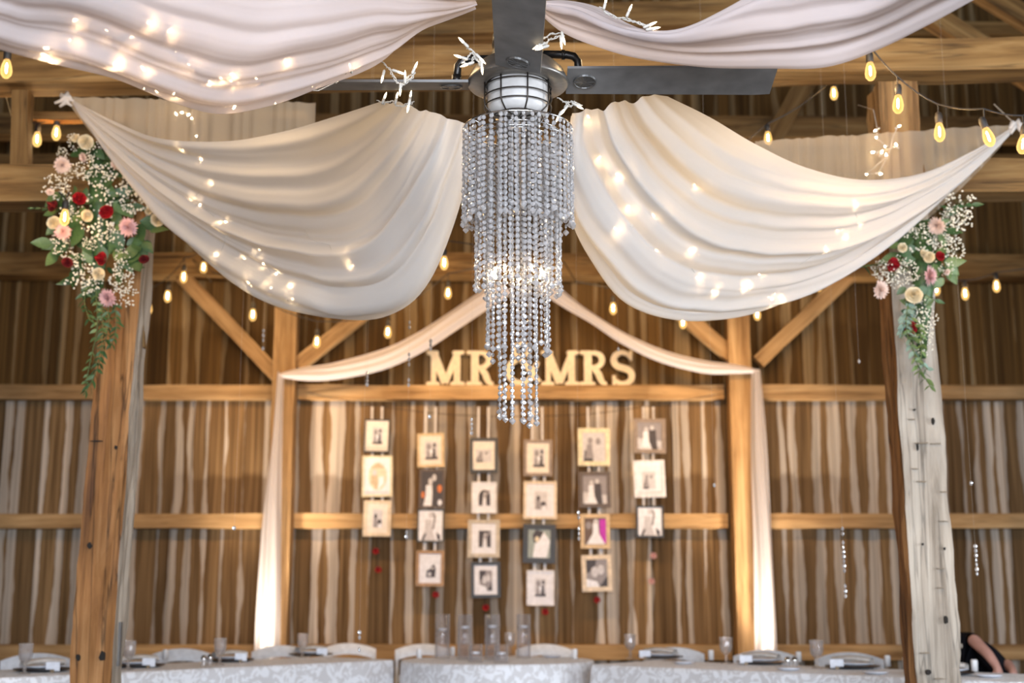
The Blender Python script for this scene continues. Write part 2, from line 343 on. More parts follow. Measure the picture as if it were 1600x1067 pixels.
def beam(name, p0, p1, wd, ht, mat, parent=None, label=None, cat=None, group=None, wob=.008, seg=None, kind=None, roll=0):
    """a timber from p0 to p1; the local x axis runs along it, edges slightly uneven"""
    p0 = Vector(p0); p1 = Vector(p1); d = p1 - p0; Ln = d.length; x = d.normalized()
    up = Vector((0, 0, 1)) if abs(x.z) < .95 else Vector((0, 1, 0))
    y = up.cross(x).normalized(); z = x.cross(y)
    seg = seg or max(2, int(Ln / .25)); rows = []; sd = rnd.uniform(0, 99)
    for i in range(seg + 1):
        t = i / seg; row = []
        for k, (a, c) in enumerate(((-1, -1), (1, -1), (1, 1), (-1, 1))):
            n1 = noise.noise(Vector((t * Ln * 2.1, k * 7.3, sd))) * wob * 1.6; n2 = noise.noise(Vector((t * Ln * 2.1, k * 5.1, sd + 50))) * wob * 1.6
            row.append(Vector((t * Ln, a * wd / 2 + n1, c * ht / 2 + n2)))
        row.append(row[0].copy()); rows.append(row)
    mb = MB(); mb.grid(rows); n = 5
    mb.add(rows[0][:4], [(0, 3, 2, 1)]); mb.add(rows[-1][:4], [(0, 1, 2, 3)])
    Mx = Matrix.Translation(p0) @ Matrix((x, y, z)).transposed().to_4x4() @ Matrix.Rotation(roll, 4, 'X')
    if parent: Mx = Matrix.Translation(-parent.location) @ Mx
    o = link(name, mb.mesh(name, [mat]), parent=parent, M=Mx)
    if label: tag(o, label, cat, group)
    if kind: o['kind'] = kind
    return o
# girts of the back wall, cut between the posts
RPX = 2.06
for z in (0.71, 1.86, 3.03):
    for a, b in ((-6, -RPX - .1), (-RPX + .1, RPX - .12), (RPX + .1, 6)):
        beam('girt', (a, WY - .07, z), (b, WY - .07, z + .0), .12, .13, M_girt, wall, wob=.006)
for z in (5.25, 6.6):
    beam('girt', (-6, WY - .06, z), (6, WY - .06, z), .1, .14, M_beam, wall)
# other shell surfaces
def shell(name, vs, mat):
    o = link(name, MB().add(vs, [tuple(range(len(vs)))]).mesh(name, [mat])); o['kind'] = 'structure'; return o
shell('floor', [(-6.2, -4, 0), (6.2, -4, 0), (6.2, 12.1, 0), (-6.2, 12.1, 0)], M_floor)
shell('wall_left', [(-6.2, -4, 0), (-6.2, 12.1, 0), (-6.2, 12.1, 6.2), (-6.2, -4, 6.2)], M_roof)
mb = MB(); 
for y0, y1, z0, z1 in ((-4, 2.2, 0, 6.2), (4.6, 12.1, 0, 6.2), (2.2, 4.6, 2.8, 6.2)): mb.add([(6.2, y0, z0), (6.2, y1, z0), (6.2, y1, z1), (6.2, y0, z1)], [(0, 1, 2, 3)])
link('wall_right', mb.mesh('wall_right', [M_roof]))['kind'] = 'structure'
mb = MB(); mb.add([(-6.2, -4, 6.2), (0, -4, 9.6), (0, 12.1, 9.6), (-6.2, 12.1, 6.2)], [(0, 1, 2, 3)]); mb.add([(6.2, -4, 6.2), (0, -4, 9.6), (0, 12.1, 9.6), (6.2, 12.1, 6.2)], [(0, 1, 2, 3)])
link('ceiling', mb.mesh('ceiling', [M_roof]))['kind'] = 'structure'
mb = MB(); mb.add([(-6.2, 12.06, 7.5), (6.2, 12.06, 7.5), (0, 12.06, 9.6)], [(0, 1, 2)]); link('trim_1', mb.mesh('trim_1', [M_roof]))['kind'] = 'structure'
mb = MB()
for x0, x1, z0, z1 in ((-6.2, -2.4, 0, 9.6), (3.6, 6.2, 0, 9.6), (-2.4, 3.6, 3.8, 9.6)): mb.add([(x0, -4, z0), (x1, -4, z0), (x1, -4, z1), (x0, -4, z1)], [(0, 1, 2, 3)])
link('wall_front', mb.mesh('wall_front', [M_roof]))['kind'] = 'structure'

# rear posts, heavy wall beam and braces
PY = WY - .24
for s, nm in ((-1, 'left'), (1, 'right')):
    o = beam('timber_post', (s * RPX, PY, 0), (s * RPX, PY, 4.02), .2, .19, M_postrear, label='square post against the back wall, %s of the framed photographs, fabric column hanging on it' % nm, cat='post', wob=.004)
    o.data.materials[0] = M_girt
bz = U(800, 418, PY).z
beam('wall_beam', (-6, PY + .02, bz + .02), (6, PY + .02, bz - .01), .24, .21, M_beam, label='long heavy horizontal beam on the back wall above the letters', cat='beam')
def px2(p, Y): return U(p[0], p[1], Y)
for (a, b, lab) in (((285, 432), (432, 585), 'leftmost diagonal brace, from the wall beam down to the left rear post'),
                    ((603, 462), (464, 572), 'diagonal brace rising right from the left rear post, above the swag'),
                    ((1030, 462), (1150, 562), 'diagonal brace rising left from the right rear post, above the swag'),
                    ((1328, 430), (1184, 566), 'rightmost diagonal brace, from the wall beam down to the right rear post')):
    beam('knee_brace', px2(a, PY + .03), px2(b, PY + .03), .1, .13, M_girt, label=lab, cat='brace')
# upper bent: tie beams, plates, posts
def pbeam(name, a, b, Y0, Y1, wd, ht, mat, lab, cat='beam'):
    return beam(name, U(a[0], a[1], Y0), U(b[0], b[1], Y1), wd, ht, mat, label=lab, cat=cat)
pbeam('tie_beam', (-330, 121), (2000, 88), 6.46, 6.42, .19, .175, M_beam, 'long thick horizontal timber at the top, running behind the ceiling fan')
pbeam('side_beam', (-300, 297), (180, 294), 6.42, 6.42, .2, .185, M_beam, 'short heavy beam at the left edge behind the flowers')
pbeam('side_beam', (1456, 284), (1960, 276), 6.42, 6.42, .2, .18, M_beam, 'short heavy beam at the right edge beside the right front post')
beam('stud_post', U(34, 262, 6.5), U(36, 128, 6.5), .09, .1, M_postrear, label='thin upright between the two left beams', cat='post').data.materials[0] = M_beam
pbeam('cross_rail', (42, 184), (480, 182), 6.9, 6.9, .06, .045, M_beam, 'thin rail right of the thin upright, behind the sheer cloth', 'rail')
pbeam('attic_beam', (520, 50), (1260, 22), 8.2, 8.2, .2, .17, M_beam, 'upper horizontal timber above the tie beam, behind the fan')
pbeam('attic_beam', (-420, 8), (900, 6), 9.6, 9.6, .2, .2, M_beam, 'topmost dim horizontal timber at the upper edge left of the fan')
pbeam('attic_brace', (1282, 90), (1205, 222), 11.1, 11.1, .2, .17, M_beam, 'dim slanting brace seen between the fan blade tip and the right post', 'brace')
pbeam('rafter', (1430, 10), (1620, 130), 8.6, 8.6, .12, .14, M_beam, 'dim diagonal rafter in the top right corner, lower one', 'rafter')
pbeam('rafter', (1490, -40), (1700, 90), 8.9, 8.9, .12, .14, M_beam, 'dim diagonal rafter in the top right corner, upper one', 'rafter')
pbeam('attic_plate', (-600, 196), (2300, 208), 11.2, 11.2, .2, .2, M_beam, 'dim horizontal plate high on the back wall behind the white drapes')

# ------------------------------------------------------------------ the two hewn front posts
def make_post(label, ctr, Yf, size, sizey, ztop, pale_face, lean, notch, seed):
    # local geometry about the base; faces: front -y, sides +-x ; columns of quads so edges can waver
    X0 = ctr; root = thing('timber_post', label, 'post', (X0, Yf + sizey / 2, 0)); mb = MB(); n = 56; K = 5
    r = random.Random(seed); loops = []
    for i in range(n + 1):
        t = i / n; z = ztop * t; hw = size / 2 * (1 + .10 * (1 - t)) ; loop = []
        cut = notch(z)
        cx = lean * (z / ztop)
        pts = []
        for side_i, (ax, ay, bx, by) in enumerate(((-1, -1, 1, -1), (1, -1, 1, 1), (1, 1, -1, 1), (-1, 1, -1, -1))):
            for k in range(K):
                f = k / K; px = ax + (bx - ax) * f; py = ay + (by - ay) * f
                dd = noise.noise(Vector((px * 2.2, py * 2.2 + seed, z * 3.2))) * .016 + noise.noise(Vector((px * 6, py * 6 + seed, z * 11))) * .005
                x = px * hw; y = py * sizey / 2
                x += dd * (1 if px > 0 else -1) if abs(px) > .99 else 0
                y += dd * (1 if py > 0 else -1) if abs(py) > .99 else 0
                x = max(-hw - .02 + cut[0], min(hw + .02 - cut[1], x))
                loop.append(Vector((x + cx, y, z)))
        loops.append(loop)
    m = 4 * K
    for i in range(n):
        z = ztop * (i + .5) / n
        for k in range(m):
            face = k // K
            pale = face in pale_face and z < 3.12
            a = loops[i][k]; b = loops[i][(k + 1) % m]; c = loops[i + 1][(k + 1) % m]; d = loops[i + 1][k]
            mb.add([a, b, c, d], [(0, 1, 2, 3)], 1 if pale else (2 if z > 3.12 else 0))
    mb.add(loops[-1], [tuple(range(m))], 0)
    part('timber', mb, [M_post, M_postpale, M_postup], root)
    return root
# left post
def lnotch(z): return (0, 0) if z < 2.62 else (.085, .0)
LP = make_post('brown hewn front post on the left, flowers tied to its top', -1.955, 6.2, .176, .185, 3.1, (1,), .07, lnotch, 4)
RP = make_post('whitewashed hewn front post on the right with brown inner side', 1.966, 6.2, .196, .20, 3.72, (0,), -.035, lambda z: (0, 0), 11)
def hole(post, px, py, w_, h_, seed, depth=.012, nm='mortise_hole'):
    p = U(px, py, 6.19) - post.location; r = random.Random(seed)
    poly = [(p.x + math.cos(a) * w_ / 2 * r.uniform(.7, 1.15), p.z + math.sin(a) * h_ / 2 * r.uniform(.7, 1.15)) for a in [2 * PI * k / 9 for k in range(9)]]
    part(nm, MB().prism(poly, p.y - depth * .5, p.y + depth), M_hole, post)
hole(LP, 181, 699, .014, .02, 1); hole(LP, 140, 852, .022, .03, 2); hole(LP, 160, 1025, .028, .05, 3); hole(LP, 122, 1027, .02, .03, 4); hole(LP, 151, 689, .06, .006, 5)
hole(RP, 1458, 658, .014, .035, 6); hole(RP, 1478, 968, .02, .04, 7); hole(RP, 1451, 1050, .028, .028, 8); hole(RP, 1434, 698, .008, .045, 9); hole(RP, 1429, 640, .01, .01, 10); hole(RP, 1442, 850, .008, .01, 12); hole(RP, 1476, 857, .008, .016, 13)
M_adze = plain('adze_brown', (.20, .15, .10), .8)
# adze marks on the pale face: shallow raised chips, browner than the face
r_ = random.Random(5)
for k, (px, py, wp) in enumerate([(1425, 655, 12), (1431, 671, 14), (1440, 692, 22), (1462, 675, 20), (1462, 693, 18), (1436, 712, 20), (1430, 732, 16), (1463, 712, 16), (1440, 752, 16), (1470, 738, 18), (1476, 768, 12), (1440, 812, 18), (1475, 814, 20), (1478, 858, 14), (1470, 888, 14), (1484, 912, 16), (1470, 918, 16), (1455, 975, 30), (1445, 1020, 20), (1470, 1030, 20), (1470, 1060, 22), (1440, 590, 14)]):
    if k % 2: continue
    p = U(px, py, 6.187) - RP.location; hw = wp / 2 / 325 * r_.uniform(.6, 1)
    part('adze_mark', MB().prism([(p.x - hw, p.z), (p.x, p.z + .002), (p.x + hw, p.z + r_.uniform(-.004, .004)), (p.x + hw * .9, p.z - .003), (p.x - hw * .8, p.z - .003)], p.y - .003, p.y + .01), M_adze, RP)
p = U(185, 975, 6.32) - LP.location
part('metal_strap', MB().box((p.x + .012, p.y - .02, p.z - .09), (.02, .03, .2)), plain('grey_strap', (.14, .13, .12), .6, .4), LP)
p = U(1493, 1009, 6.3) - RP.location
part('peg', MB().tube([p + Vector((-.04, 0, 0)), p + Vector((.03, 0, 0))], .012, 8), M_postpale, RP)
beam('upper_stud', U(219, 545, 6.36), U(216, 352, 6.36), .05, .075, M_postpale, label='pale narrow upright strapped to the back of the left front post', cat='post').data.materials[0] = M_beam
# plates under

# ------------------------------------------------------------------ white ceiling drapes
BVH = {}
def drape(name, rows, mat, label, nu=90, nv=150, amp=.035, fr=(5, 11, 19), seed=0, ugather=1.0):
    ctrl = [cr([U(*p) if len(p) == 3 else Vector(p[:3]) for p in rw], nu) for rw in rows]
    grid = []
    for j in range(nu): grid.append(cr([c[j] for c in ctrl], nv))
    # grid[j][i]: along j, across i
    out = []; r = random.Random(seed); ph = [r.uniform(0, 6) for _ in fr]
    for j in range(nu):
        row = []; u = j / (nu - 1); env = math.sin(PI * min(1, u * .92 + .08)) ** .6 if u < .999 else 0
        for i in range(nv):
            v = i / (nv - 1); p = grid[j][i]
            a = grid[min(j + 1, nu - 1)][i] - grid[max(j - 1, 0)][i]; b = grid[j][min(i + 1, nv - 1)] - grid[j][max(i - 1, 0)]
            nn = a.cross(b); nn = nn.normalized() if nn.length > 1e-9 else Vector((0, 0, 0))
            vv = v + .05 * noise.noise(Vector((u * 1.6, v * 2.5, seed)))
            d = 0
            for f, q, am in zip(fr, ph, (1, .6, .2)):
                fade = .35 + .65 * (noise.noise(Vector((u * 1.5 + q, v * 4, seed + f))) + .5)
                s = math.sin(2 * PI * f * vv + q + u * 1.4)
                d += am * (abs(s) ** 1.4 * (1 if s > 0 else -1)) * max(0, fade)
            edge = min(1, v * 12, (1 - v) * 12)
            row.append(p + nn * d * amp * env * (.25 + .75 * edge))
        out.append(row)
    mb = MB().grid(out); base = tuple(out[0][0])
    root = thing(name, label, 'drape', base)
    o = wpart('cloth', mb, mat, root, True)
    vs = [Vector(v) for v in mb.v]; bv = BVHTree.FromPolygons(vs, mb.f)
    return root, bv, out
inner3 = [(600, 157, 3.98), (630, 163, 4.0), (665, 173, 4.02), (700, 184, 4.04), (725, 192, 4.06)]
D3, B3, G3 = drape('ceiling_drape', [
    [(600, 157, 3.98), (520, 183, 4.4), (440, 206, 4.8), (350, 221, 5.2), (250, 216, 5.5), (180, 190, 5.8), (110, 155, 6.1)],
    [(630, 163, 4.0), (575, 250, 4.35), (490, 290, 4.7), (380, 290, 5.1), (280, 262, 5.5), (190, 214, 5.8), (111, 156, 6.1)],
    [(665, 173, 4.02), (625, 330, 4.35), (535, 385, 4.7), (415, 375, 5.1), (300, 318, 5.45), (192, 232, 5.8), (112, 158, 6.1)],
    [(700, 184, 4.04), (676, 340, 4.25), (600, 438, 4.5), (510, 455, 4.8), (405, 425, 5.15), (295, 347, 5.5), (194, 250, 5.8), (112, 159, 6.1)],
    [(725, 192, 4.06), (724, 285, 4.25), (668, 436, 4.5), (602, 489, 4.75), (510, 491, 4.95), (395, 458, 5.25), (285, 371, 5.55), (195, 270, 5.85), (112, 160, 6.1)],
    [(727, 195, 4.3), (700, 300, 4.6), (610, 410, 5.1), (500, 430, 5.4), (380, 395, 5.7), (270, 300, 5.95), (180, 205, 6.05), (113, 161, 6.1)]],
    M_drape, 'white voile ceiling drape sweeping left from the fan to the flowered post', seed=1, amp=.026)
D4, B4, G4 = drape('ceiling_drape', [
    [(1043, 150, 3.98), (1110, 183, 4.2), (1180, 225, 4.6), (1260, 262, 5.0), (1350, 281, 5.4), (1440, 271, 5.7), (1520, 236, 5.95), (1585, 197, 6.1)],
    [(1008, 152, 4.0), (1062, 215, 4.25), (1132, 282, 4.6), (1230, 332, 5.0), (1330, 342, 5.4), (1430, 308, 5.75), (1520, 252, 5.95), (1586, 198, 6.1)],
    [(972, 160, 4.02), (1008, 245, 4.3), (1083, 340, 4.65), (1190, 395, 5.05), (1300, 392, 5.4), (1410, 343, 5.75), (1512, 270, 5.97), (1586, 198, 6.1)],
    [(932, 170, 4.05), (942, 275, 4.3), (1003, 392, 4.6), (1112, 452, 5.0), (1232, 442, 5.4), (1360, 385, 5.75), (1492, 288, 5.98), (1586, 199, 6.1)],
    [(898, 178, 4.1), (887, 250, 4.2), (894, 335, 4.4), (930, 407, 4.6), (985, 471, 4.8), (1070, 496, 5.0), (1180, 487, 5.3), (1290, 446, 5.6), (1390, 385, 5.8), (1485, 300, 6.0), (1587, 200, 6.12)],
    [(902, 185, 4.35), (915, 300, 4.7), (990, 420, 5.1), (1100, 450, 5.4), (1240, 410, 5.8), (1380, 340, 6.0), (1500, 265, 6.1), (1587, 201, 6.12)]],
    M_drape, 'white voile ceiling drape sweeping right from the fan to the whitewashed post', seed=2, amp=.03)
D1, B1, G1 = drape('ceiling_drape', [
    [(742, 14, 3.60), (692, 34, 3.6), (645, 52, 3.57), (602, 92, 3.55), (565, 113, 3.5), (500, 137, 3.45), (430, 163, 3.4), (345, 178, 3.35), (270, 160, 3.2), (180, 124, 3.0), (90, 102, 2.8), (0, 78, 2.65), (-160, 30, 2.4), (-400, -120, 2.2)],
    [(743, 10, 3.58), (690, 24, 3.5), (610, 60, 3.42), (520, 92, 3.3), (420, 112, 3.2), (330, 122, 3.1), (240, 98, 2.95), (130, 60, 2.75), (0, 20, 2.5), (-160, -50, 2.3), (-410, -170, 2.1)],
    [(744, 5, 3.56), (690, 6, 3.42), (600, 12, 3.3), (500, 26, 3.15), (400, 36, 3.05), (290, 26, 2.9), (180, -10, 2.7), (50, -50, 2.5), (-150, -130, 2.25), (-420, -220, 2.0)],
    [(744, 0, 3.54), (680, -20, 3.35), (580, -45, 3.2), (440, -60, 3.0), (280, -70, 2.8), (100, -110, 2.6), (-140, -190, 2.2), (-430, -270, 1.9)],
    [(745, -4, 3.52), (680, -55, 3.3), (560, -110, 3.1), (400, -140, 2.9), (240, -160, 2.7), (60, -190, 2.45), (-160, -250, 2.1), (-440, -300, 1.8)]],
    M_drape_pink, 'pinkish white voile drape with fairy lights filling the top left corner', seed=3, amp=.014, fr=(3, 7, 13))
D2, B2, G2 = drape('ceiling_drape', [
    [(838, 14, 3.60), (862, 38, 3.62), (890, 56, 3.6), (940, 75, 3.55), (1000, 91, 3.5), (1100, 104, 3.4), (1200, 106, 3.25), (1290, 104, 3.1), (1370, 77, 3.0), (1450, 38, 2.85), (1520, 0, 2.7), (1650, -70, 2.45), (1900, -200, 2.1)],
    [(840, 9, 3.58), (880, 30, 3.56), (940, 52, 3.5), (1010, 68, 3.42), (1100, 72, 3.3), (1200, 62, 3.15), (1290, 40, 3.0), (1380, 5, 2.85), (1480, -50, 2.65), (1640, -130, 2.35), (1910, -230, 2.0)],
    [(842, 5, 3.56), (895, 14, 3.5), (950, 38, 3.42), (1010, 51, 3.35), (1060, 50, 3.3), (1120, 27, 3.2), (1180, -4, 3.1), (1270, -50, 2.95), (1380, -100, 2.75), (1600, -190, 2.3), (1920, -260, 1.9)],
    [(842, 2, 3.60), (890, 2, 3.66), (940, 14, 3.66), (985, 40, 3.62), (1040, 56, 3.56), (1110, 40, 3.5), (1180, 6, 3.4), (1270, -30, 3.2), (1380, -80, 2.9), (1600, -180, 2.4), (1925, -262, 1.95)]],
    M_drape_pink, 'pinkish white voile drape crossing the top right edge, right of the fan', seed=4, amp=.012, fr=(3, 7, 12))
def sheer(root, a, b, drop, seed, outer):
    a = Vector(a); b = Vector(b); rows = []
    for i in range(14):
        t = i / 13; row = []
        for j in range(90):
            s = j / 89; p = a.lerp(b, s); d = drop * t * min(1, 2.2 * (s if outer == 0 else 1 - s)) ** .8 * .95
            row.append(p + Vector((0, .022 * math.sin(j * 1.25 + math.sin(j * .4) * 2) * (.4 + t) + .02 * noise.noise(Vector((s * 9, t, seed))), -d)))
        rows.append(row)
    wpart('back_panel', MB().grid(rows), M_sheer, root, True)
sheer(D3, U(105, 152, 6.14), U(493, 160, 6.2), .62, 1, 0)
sheer(D4, U(1180, 221, 6.14), U(1585, 194, 6.2), .58, 2, 1)
# tied cloth ends at the outer corners
for root, (px, py) in ((D3, (104, 153)), (D4, (1588, 196))):
    p = U(px, py, 6.1); mb = MB()
    for k in range(5):
        a = k * 1.3; mb.tube([p + Vector((.0, 0, 0)), p + Vector((.025 * math.cos(a), -.01, .02 * math.sin(a))), p + Vector((.05 * math.cos(a) * (-1 if px < 500 else 1), -.02, -.035 + .02 * math.sin(a)))], [.012, .014, .006], 6)
    wpart('knot', mb, M_drape, root, True)
    wpart('tie_cord', MB().tube([p, Vector((p.x, 6.36, 3.66))], .003, 5), M_wirewhite, root)

# ------------------------------------------------------------------ swags and columns on the back wall
def ribbon(top, bot, Yd, n=60, m=16, amp=.018, bulge=.05, seed=0):
    A = cr([U(p[0], p[1], Yd) for p in top], n); B = cr([U(p[0], p[1], Yd) for p in bot], n); rows = []
    for i in range(n):
        row = []
        for j in range(m + 1):
            t = j / m; p = A[i].lerp(B[i], t)
            row.append(p + Vector((0, -bulge * math.sin(PI * t) + amp * math.sin(t * 15 + seed + math.sin(i * .13)), 0)))
        rows.append(row)
    return MB().grid(rows)
def swag(label, parts, base):
    root = thing('fabric_swag', label, 'drape', base)
    for nm, top, bot, Yd, am, mt in parts: wpart(nm, ribbon(top, bot, Yd, amp=am), mt, root, True)
    return root
SY = 11.55
swag('pale fabric swag and long column hanging down the left rear post', [
    ('swag', [(775, 440), (740, 462), (700, 489), (650, 521), (600, 545), (520, 567), (470, 574), (434, 584)], [(800, 458), (755, 488), (715, 515), (660, 550), (600, 577), (530, 592), (480, 595), (438, 590)], SY, .01, M_swag),
    ('column', [(434, 580), (425, 680), (412, 800), (403, 920), (395, 1060), (391, 1120)], [(443, 588), (441, 700), (439, 800), (438, 920), (437, 1060), (437, 1120)], SY, .022, M_col)], tuple(U(437, 584, SY)))
swag('pale fabric swag and long column hanging down the right rear post', [
    ('swag', [(862, 436), (890, 462), (925, 488), (980, 522), (1040, 548), (1100, 563), (1150, 569), (1188, 578)], [(835, 450), (880, 480), (925, 506), (970, 536), (1030, 565), (1100, 583), (1150, 584), (1178, 583)], SY, .01, M_swag),
    ('column', [(1174, 580), (1174, 700), (1176, 800), (1178, 920), (1180, 1060), (1180, 1120)], [(1188, 577), (1197, 680), (1204, 800), (1210, 920), (1217, 1060), (1219, 1120)], SY, .022, M_col)], tuple(U(1182, 580, SY)))

# ------------------------------------------------------------------ letters on the middle girt
def arcp(cx, cz, rx, rz, a0, a1, n=14): return [(cx + rx * math.cos(R(a0 + (a1 - a0) * k / n)), cz + rz * math.sin(R(a0 + (a1 - a0) * k / n))) for k in range(n + 1)]
def stroke(mb, pts, ws, th=.03):
    """thick stroke through points in x,z with widths"""
    th += len(mb.f) * .00004
    n = len(pts); L_, R_ = [], []
    for i in range(n):
        a = pts[max(0, i - 1)]; b = pts[min(n - 1, i + 1)]; dx, dz = b[0] - a[0], b[1] - a[1]; l = math.hypot(dx, dz) or 1
        wd = ws[i] if isinstance(ws, (list, tuple)) else ws
        nx, nz = -dz / l * wd / 2, dx / l * wd / 2
        L_.append((pts[i][0] + nx, pts[i][1] + nz)); R_.append((pts[i][0] - nx, pts[i][1] - nz))
    for i in range(n - 1):
        mb.prism([L_[i], L_[i + 1], R_[i + 1], R_[i]], -th / 2, th / 2); th += .00005
def serif(mb, x, z, wd, h=.034):
    e = len(mb.f) * .00002
    mb.prism(arcp(x + wd / 2 - h / 2, z, h / 2, h / 2, -90, 90, 6) + arcp(x - wd / 2 + h / 2, z, h / 2, h / 2, 90, 270, 6), -.015 - e, .015 + e)
def letter(ch):
    mb = MB(); H = .315; s = .05
    if ch == 'M':
        W = .30
        stroke(mb, [(.055, 0.01), (.055, H - .01)], .042); stroke(mb, [(W - .055, .01), (W - .055, H - .01)], .054)
        stroke(mb, [(.05, H - .01), (W / 2, .02)], .064); stroke(mb, [(W - .05, H - .01), (W / 2, .02)], .048)
        for x, z, q in ((.05, .017, .11), (W - .05, .017, .12), (.045, H - .017, .10), (W - .045, H - .017, .10)): serif(mb, x, z, q)
    elif ch == 'R':
        W = .27
        stroke(mb, [(.075, .01), (.075, H - .01)], .066); serif(mb, .07, .017, .135); serif(mb, .055, H - .017, .10)
        stroke(mb, [(.06, H - .02), (.13, H - .02)] + arcp(.13, H - .085, .065, .065, 90, -90, 12) + [(.06, H - .15)], [.036] * 2 + [.036 + .016 * math.sin(PI * k / 12) for k in range(13)] + [.034])
        stroke(mb, [(.125, H - .15), (.165, .10), (.185, .045)] + arcp(.222, .045, .034, .028, 200, 290, 6), [.05, .055, .052, .05, .045, .04, .036, .034, .032, .03])
    elif ch == 'S':
        W = .22
        pts = arcp(.105, H - .085, .075, .068, 20, 255, 18) + arcp(.11, .085, .08, .07, 80, -150, 18)
        stroke(mb, pts, [.034 + .026 * math.sin(PI * k / (len(pts) - 1)) ** 1 for k in range(len(pts))])
        stroke(mb, [(.185, H), (.18, H - .09)], .026); stroke(mb, [(.03, 0.0), (.03, .09)], .028)
    else:
        W = .26; H2 = .40
        stroke(mb, arcp(.12, .30, .055, .055, -60, 250, 20), .034)
        stroke(mb, [(.10, .25), (.17, .15), (.25, .03)], [.04, .045, .035])
        stroke(mb, arcp(.115, .12, .09, .10, 110, 360, 22) + [(.24, .20)], [.046] * 23 + [.03])
    return mb
LX = {'M1': (667, 743), 'R1': (727, 777), '&': (786, 842), 'M2': (846, 905)}
zl = 3.03 + .065
lets = [('M', 667, 'M of MR, leftmost letter'), ('R', 728, 'R of MR, beside the crystals'), ('&', 789, 'ampersand mostly hidden behind the crystal strands'), ('M', 846, 'M of MRS, right of the crystals'), ('R', 905, 'R of MRS, middle letter of the right word'), ('S', 954, 'S of MRS, rightmost letter')]
for ch, px, lab in lets:
    x = U(px, 600, WY - .08).x
    o = link({'&': 'ampersand_sign'}.get(ch, 'letter_sign'), letter(ch).mesh('letter', [M_letter]), (x, WY - .085, zl))
    o.scale = (.205 / .27 * 1.42 if ch == 'M' else (1.33 if ch == 'R' else 1.12), 1, 1.0)
    sc = {'M': (58 / 171) / .30, 'R': (50 / 171) / .27 * 1.0, 'S': (38 / 171) / .22 * 1.02, '&': (56 / 171) / .26}[ch]
    o.scale = (sc, 1.3, 1.03 if ch != '&' else 1.1); tag(o, 'cream wooden ' + lab, 'letter')

# ------------------------------------------------------------------ framed photographs hung in six columns
def tone(v, tint=(1, .97, .97)): return (v * tint[0], v * tint[1], v * tint[2])
TN = {k: plain('print_' + k, c, .6, var=.08, scale=40) for k, c in dict(dark=(.05, .04, .045), mid=(.28, .25, .26), light=(.58, .55, .57), white=(.80, .79, .84), sepia=(.55, .42, .27), sepialight=(.72, .60, .44), magenta=(.50, .02, .42), orange=(.65, .18, .04), brown=(.13, .08, .06), green=(.30, .34, .32)).items()}
TK = list(TN)
def ell(cx, cz, rx, rz, n=12): return [(cx + rx * math.cos(2 * PI * k / n), cz + rz * math.sin(2 * PI * k / n)) for k in range(n)]
def gown(cx, z0, z1, w0, w1): return [(cx - w0, z0), (cx + w0, z0), (cx + w1 * 1.2, (z0 + z1) / 2), (cx + w1, z1), (cx - w1, z1), (cx - w1 * 1.1, (z0 + z1) / 2)]
